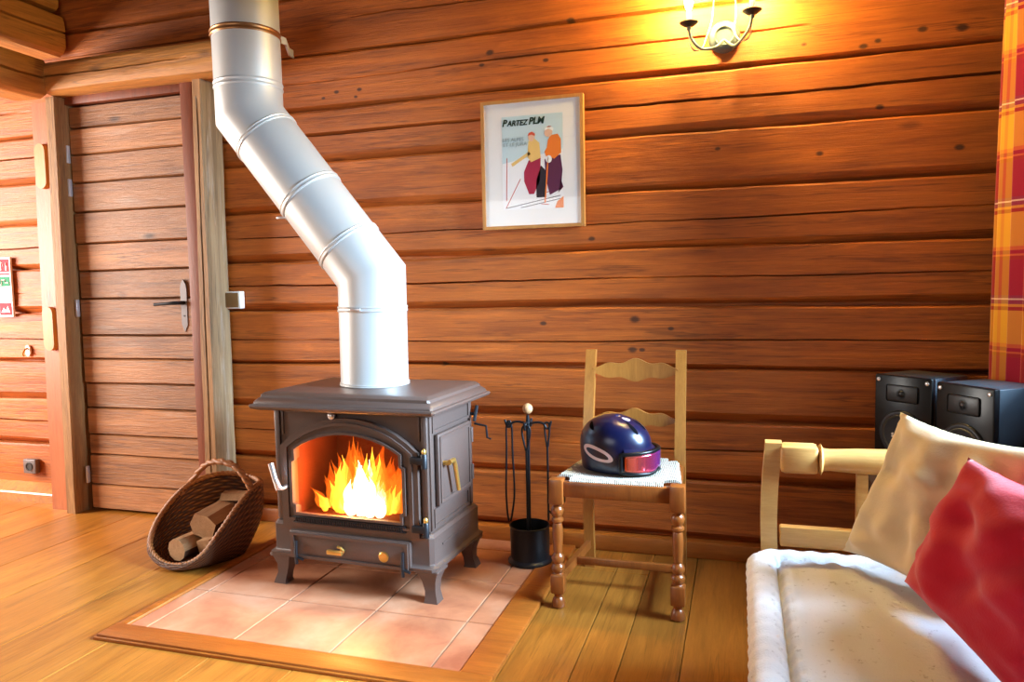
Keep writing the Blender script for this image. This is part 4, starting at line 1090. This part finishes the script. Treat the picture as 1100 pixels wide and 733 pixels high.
def rr(x0, x1, y0, y1, r, st):
    P = []
    def seg(a, b):
        n = max(2, int((Vector(b)-Vector(a)).length/st))
        for k in range(n): P.append(Vector(a).lerp(Vector(b), k/n))
    def arc(cx, cy, a0):
        for k in range(8): a = a0+PI/2*k/8; P.append(Vector((cx+r*math.cos(a), cy+r*math.sin(a), 0)))
    seg((x1, y0+r, 0), (x1, y1-r, 0)); arc(x1-r, y1-r, 0); seg((x1-r, y1, 0), (x0+r, y1, 0)); arc(x0+r, y1-r, PI/2)
    seg((x0, y1-r, 0), (x0, y0+r, 0)); arc(x0+r, y0+r, PI); seg((x0+r, y0, 0), (x1-r, y0, 0)); arc(x1-r, y0+r, 3*PI/2)
    return P
for zc, r0 in ((MT-.034, .038), (.340, .036)):
    P = rr(MX0+.036, MX1-.036, MY0+.036, MY1-.036, .05, .012); acc = 0; rs = []
    for i, p in enumerate(P): rs.append(r0*(1+.05*math.sin(i*.012*2*PI/.055)+.05*nz(i*.07, zc*9)))
    g.tube([p+Vector((0, 0, zc)) for p in P], rs, 14, loop=True)
g.build('rolled_edge', M['linen'], mt, smooth=70)

# ------------------------------------------------------------------ cushions
def cushion(name, lab, A, B, D, T, mat, seed, wr=.006, pinch=.10, E=None):
    # A,B: bottom-left, top-left corners; D: bottom-right corner
    A, B, D = Vector(A), Vector(B), Vector(D); E = Vector(E) if E is not None else None; e1 = (D-A)/2; e2 = (B-A)/2; c = A+e1+e2; nn = e1.cross(e2).normalized()
    g = G(); N = 40
    def pt(a, b, sgn):
        s, t = 2*a-1, 2*b-1
        fs = s*(1-pinch*(1-s*s)*0 - pinch*(1-t*t)*abs(s)**3); ft = t*(1-pinch*(1-s*s)*abs(t)**3)
        h = T*(max(0, (1-abs(s)**3.2)*(1-abs(t)**3.2)))**.62
        edge = 1-max(abs(s), abs(t))
        w = wr*nz(s*2.3+seed, t*2.3, seed)*2 + wr*nz(s*1.2+t*4.2+seed, t*1.2-s*1.5, seed+3)*1.4
        fo = wr*1.1*math.sin(5.5*(s+.45*t)+3*nz(s*1.1+seed, t*.8)+seed)*(1-abs(t)**2)
        h = h + (w+fo)*min(1, edge*5)
        tw = (E - (B+D-A))*((1+s)/2*(1+t)/2) if E is not None else Vector((0, 0, 0))
        return c + e1*fs + e2*ft + tw + nn*(sgn*(h+.0025))
    for sgn in (1, -1):
        V = [[g.v(pt(i/N, j/N, sgn)) for i in range(N+1)] for j in range(N+1)]
        for j in range(N):
            for i in range(N): g.f([V[j][i], V[j][i+1], V[j+1][i+1], V[j+1][i]] if sgn > 0 else [V[j][i], V[j+1][i], V[j+1][i+1], V[j][i+1]])
    bmesh.ops.remove_doubles(g.b, verts=g.b.verts, dist=.006)
    me = g.build(name, mat, org=c, smooth=80)
    return tag(me, lab, 'cushion', 'cushions on the daybed')
cushion('cushion', 'beige cotton cushion leaning in the corner by the daybed arm', (.258, 2.085, .438), (.386, 2.055, .815), (.47, 1.74, .425), .055, M['beige'], 1.7, .012)
cushion('cushion', 'bright red cushion propped in front of the beige one', (.352, 1.80, .475), (.438, 1.67, .790), (.462, 1.385, .424), .062, M['red'], 5.2, .009, .08, (.575, 1.27, .775))
cushion('cushion', 'off-white cushion mostly hidden behind the beige cushion', (.57, 2.05, .44), (.61, 2.06, .735), (.80, 1.70, .44), .045, M['offwhite'], 9.1, .006, .1, (.86, 1.72, .80))

# ------------------------------------------------------------------ corner table, speakers
tb = thing('corner_table', 'dark wooden table in the corner under the two speakers', 'table', (.66, 2.78, 0))
G().box(.40, .93, 2.42, 3.09, .470, .500, .006).build('tabletop', M['dark_table'], tb)
G().box(.43, .90, 2.45, 3.06, .40, .47, .004).build('apron', M['dark_table'], tb)
for x in (.43, .86):
    for y in (2.45, 3.02): G().box(x, x+.04, y, y+.04, 0, .40, .004).build('leg', M['dark_table'], tb)
def speaker(lab, TL, ang, brandtext):
    s = local(thing('speaker', lab, 'speaker', (TL[0], TL[1], .500), 0, 'speakers on the corner table')); s.rotation_euler = (0, 0, rad(ang))
    W, Dp, H = .205, .205, .312
    g = G(); g.box(.0, W, .018, Dp, 0, H, .004); g.build('cabinet', M['cabinet'], s)
    g = G(); g.box(-.002, W+.002, -.004, .019, .0, H+.002, .006); fr = g.build('front_panel', M['black_gloss'], s)
    g = G(); g.box(.045, W-.045, -.010, -.002, .222, .282, .008); g.lathe([(.018, 0), (.016, -.004), (.008, .004), (.002, .006)], (W/2, -.010, .252), 20, (0, -1, 0)); g.build('tweeter_horn', M['black_plastic'], s)
    g = G(); g.lathe([(.082, 0), (.082, .006), (.076, .010), (.070, .008)], (W/2, -.003, .112), 36, (0, -1, 0)); g.build('woofer_ring', M['iron_dark'], s, smooth=60)
    g = G(); g.lathe([(.070, .004), (.064, .010), (.056, .004), (.030, -.008), (.026, -.002), (.018, .006), (.003, .009)], (W/2, -.004, .112), 36, (0, -1, 0)); g.build('woofer_cone', M['cone'], s, smooth=60)
    for x in (.014, W-.014):
        g = G(); g.lathe([(.007, 0), (.007, .003), (.003, .005)], (x, -.004, H-.016), 12, (0, -1, 0)); g.build('corner_screw', M['bright'], s)
    if brandtext: text('brand_lettering', 'SONY', .020, M['white'], s, Matrix.Translation((W/2-.030, -.0165, .100)) @ Matrix.Rotation(PI/2, 4, 'X'), .0005, 0, .0006)
    return s
speaker('black speaker in the corner, further from the curtain', (.462, 2.905), -44, True)
speaker('black speaker beside the plaid curtain, nearer the cushions', (.612, 2.700), -56, True)

# ------------------------------------------------------------------ curtain
g = G(); path = []
N = 160
for i in range(N+1):
    t = i/N; y = 3.0-.30*t; bx = .842+.075*min(1, t/.6)
    path.append((bx, y, t))
def cur(a, b):
    k = a*N; i = min(N-1, int(k)); bx, y, t = path[i]; q = (k-i); y2 = path[i+1][1]; y = y+(y2-y)*q; bx = bx+(path[i+1][0]-bx)*q
    amp = .020*(1-.25*b)
    x = bx + amp*math.sin(a*2*PI*5+.8*nz(b*1.5, 2)) * (.35 if a < .02 else 1)
    y += .012*math.cos(a*2*PI*5+1.2)
    x += .022*b*b*max(0, 1-a*2.5); return (x, y, .525+1.72*b)
g.grid(cur, N, 30, uv=lambda a, b: (a*.62, b*1.72))
cu = g.build('curtain', M['plaid'], org=(.88, 2.7, .525), smooth=80); md = cu.modifiers.new('t', 'SOLIDIFY'); md.thickness = .003
tag(cu, 'plaid curtain in yellow, orange and crimson at the right-hand window', 'curtain')
rd = thing('curtain_rod', 'curtain rod above the plaid curtain', 'curtain rod', (.91, 1.8, 2.26))
g = G(); g.tube([(.91, .9, 2.262), (.91, 3.06, 2.262)], .012, 12); g.build('rod', M['black_iron'], rd)
for y in (1.0, 2.68):
    g = G(); g.tube([(.91, y, 2.262), (.985, y, 2.262)], .008, 8); g.build('rod_bracket', M['black_iron'], rd)

# ------------------------------------------------------------------ lights
def area(name, loc, direction, sx, sy, power, col):
    l = bpy.data.lights.new(name, 'AREA'); l.shape = 'RECTANGLE'; l.size = sx; l.size_y = sy; l.energy = power; l.color = col
    o = bpy.data.objects.new(name, l); C.objects.link(o); o.location = loc
    o.rotation_euler = Vector(direction).to_track_quat('-Z', 'Y').to_euler(); return o
def pointl(name, loc, power, col, r=.03):
    l = bpy.data.lights.new(name, 'POINT'); l.energy = power; l.color = col; l.shadow_soft_size = r
    o = bpy.data.objects.new(name, l); C.objects.link(o); o.location = loc; return o
area('window_daylight_right', (XR+4., 2.15, 2.9), (-1, .0, -.36), 2.4, 2.8, 4300, (.50, .75, 1.))
area('window_skylight_right', (XR+2.2, 1.75, 3.9), (-1, 0, -.95), 2.0, 1.6, 450, (.50, .72, 1.))
area('window_daylight_front', (-2.2, -1.72, 1.5), (0, 1, 0), 2.1, 1.2, 20, (1., .93, .86))
area('window_daylight_hall', (-5.62, 1.7, 1.45), (1, 0.25, 0), 1.5, 1.2, 250, (1., .95, .88))
pointl('fire_glow', sw(-.02, .06, .40), 42, (1., .42, .10), .05)
pointl('sconce_bulb_left', (-.197, 3.04, 2.25), 66, (1., .70, .22), .03)
pointl('sconce_bulb_right', (.037, 3.04, 2.27), 66, (1., .70, .22), .03)
w = bpy.data.worlds.new('World'); S.world = w; w.use_nodes = True
w.node_tree.nodes['Background'].inputs[0].default_value = (.75, .87, 1, 1); w.node_tree.nodes['Background'].inputs[1].default_value = .6

# ------------------------------------------------------------------ camera
cam = bpy.data.cameras.new('camera'); co = bpy.data.objects.new('camera', cam); C.objects.link(co)
cam.sensor_width = 36.; cam.lens = 799.212/1100*36.; cam.clip_start = .02
r = Vector((.95574276, .29353872, -.01976868)); d = Vector((.00272883, -.07603577, -.99710136)); f = Vector((-.29419099, .95291845, -.07347165))
co.matrix_world = Matrix(((r.x, -d.x, -f.x, 0), (r.y, -d.y, -f.y, 0), (r.z, -d.z, -f.z, 1.15), (0, 0, 0, 1)))
S.camera = co
S.view_settings.view_transform = 'Standard'; S.view_settings.look = 'None'; S.view_settings.gamma = 1.; S.view_settings.use_curve_mapping = False
S.view_settings.exposure = .15
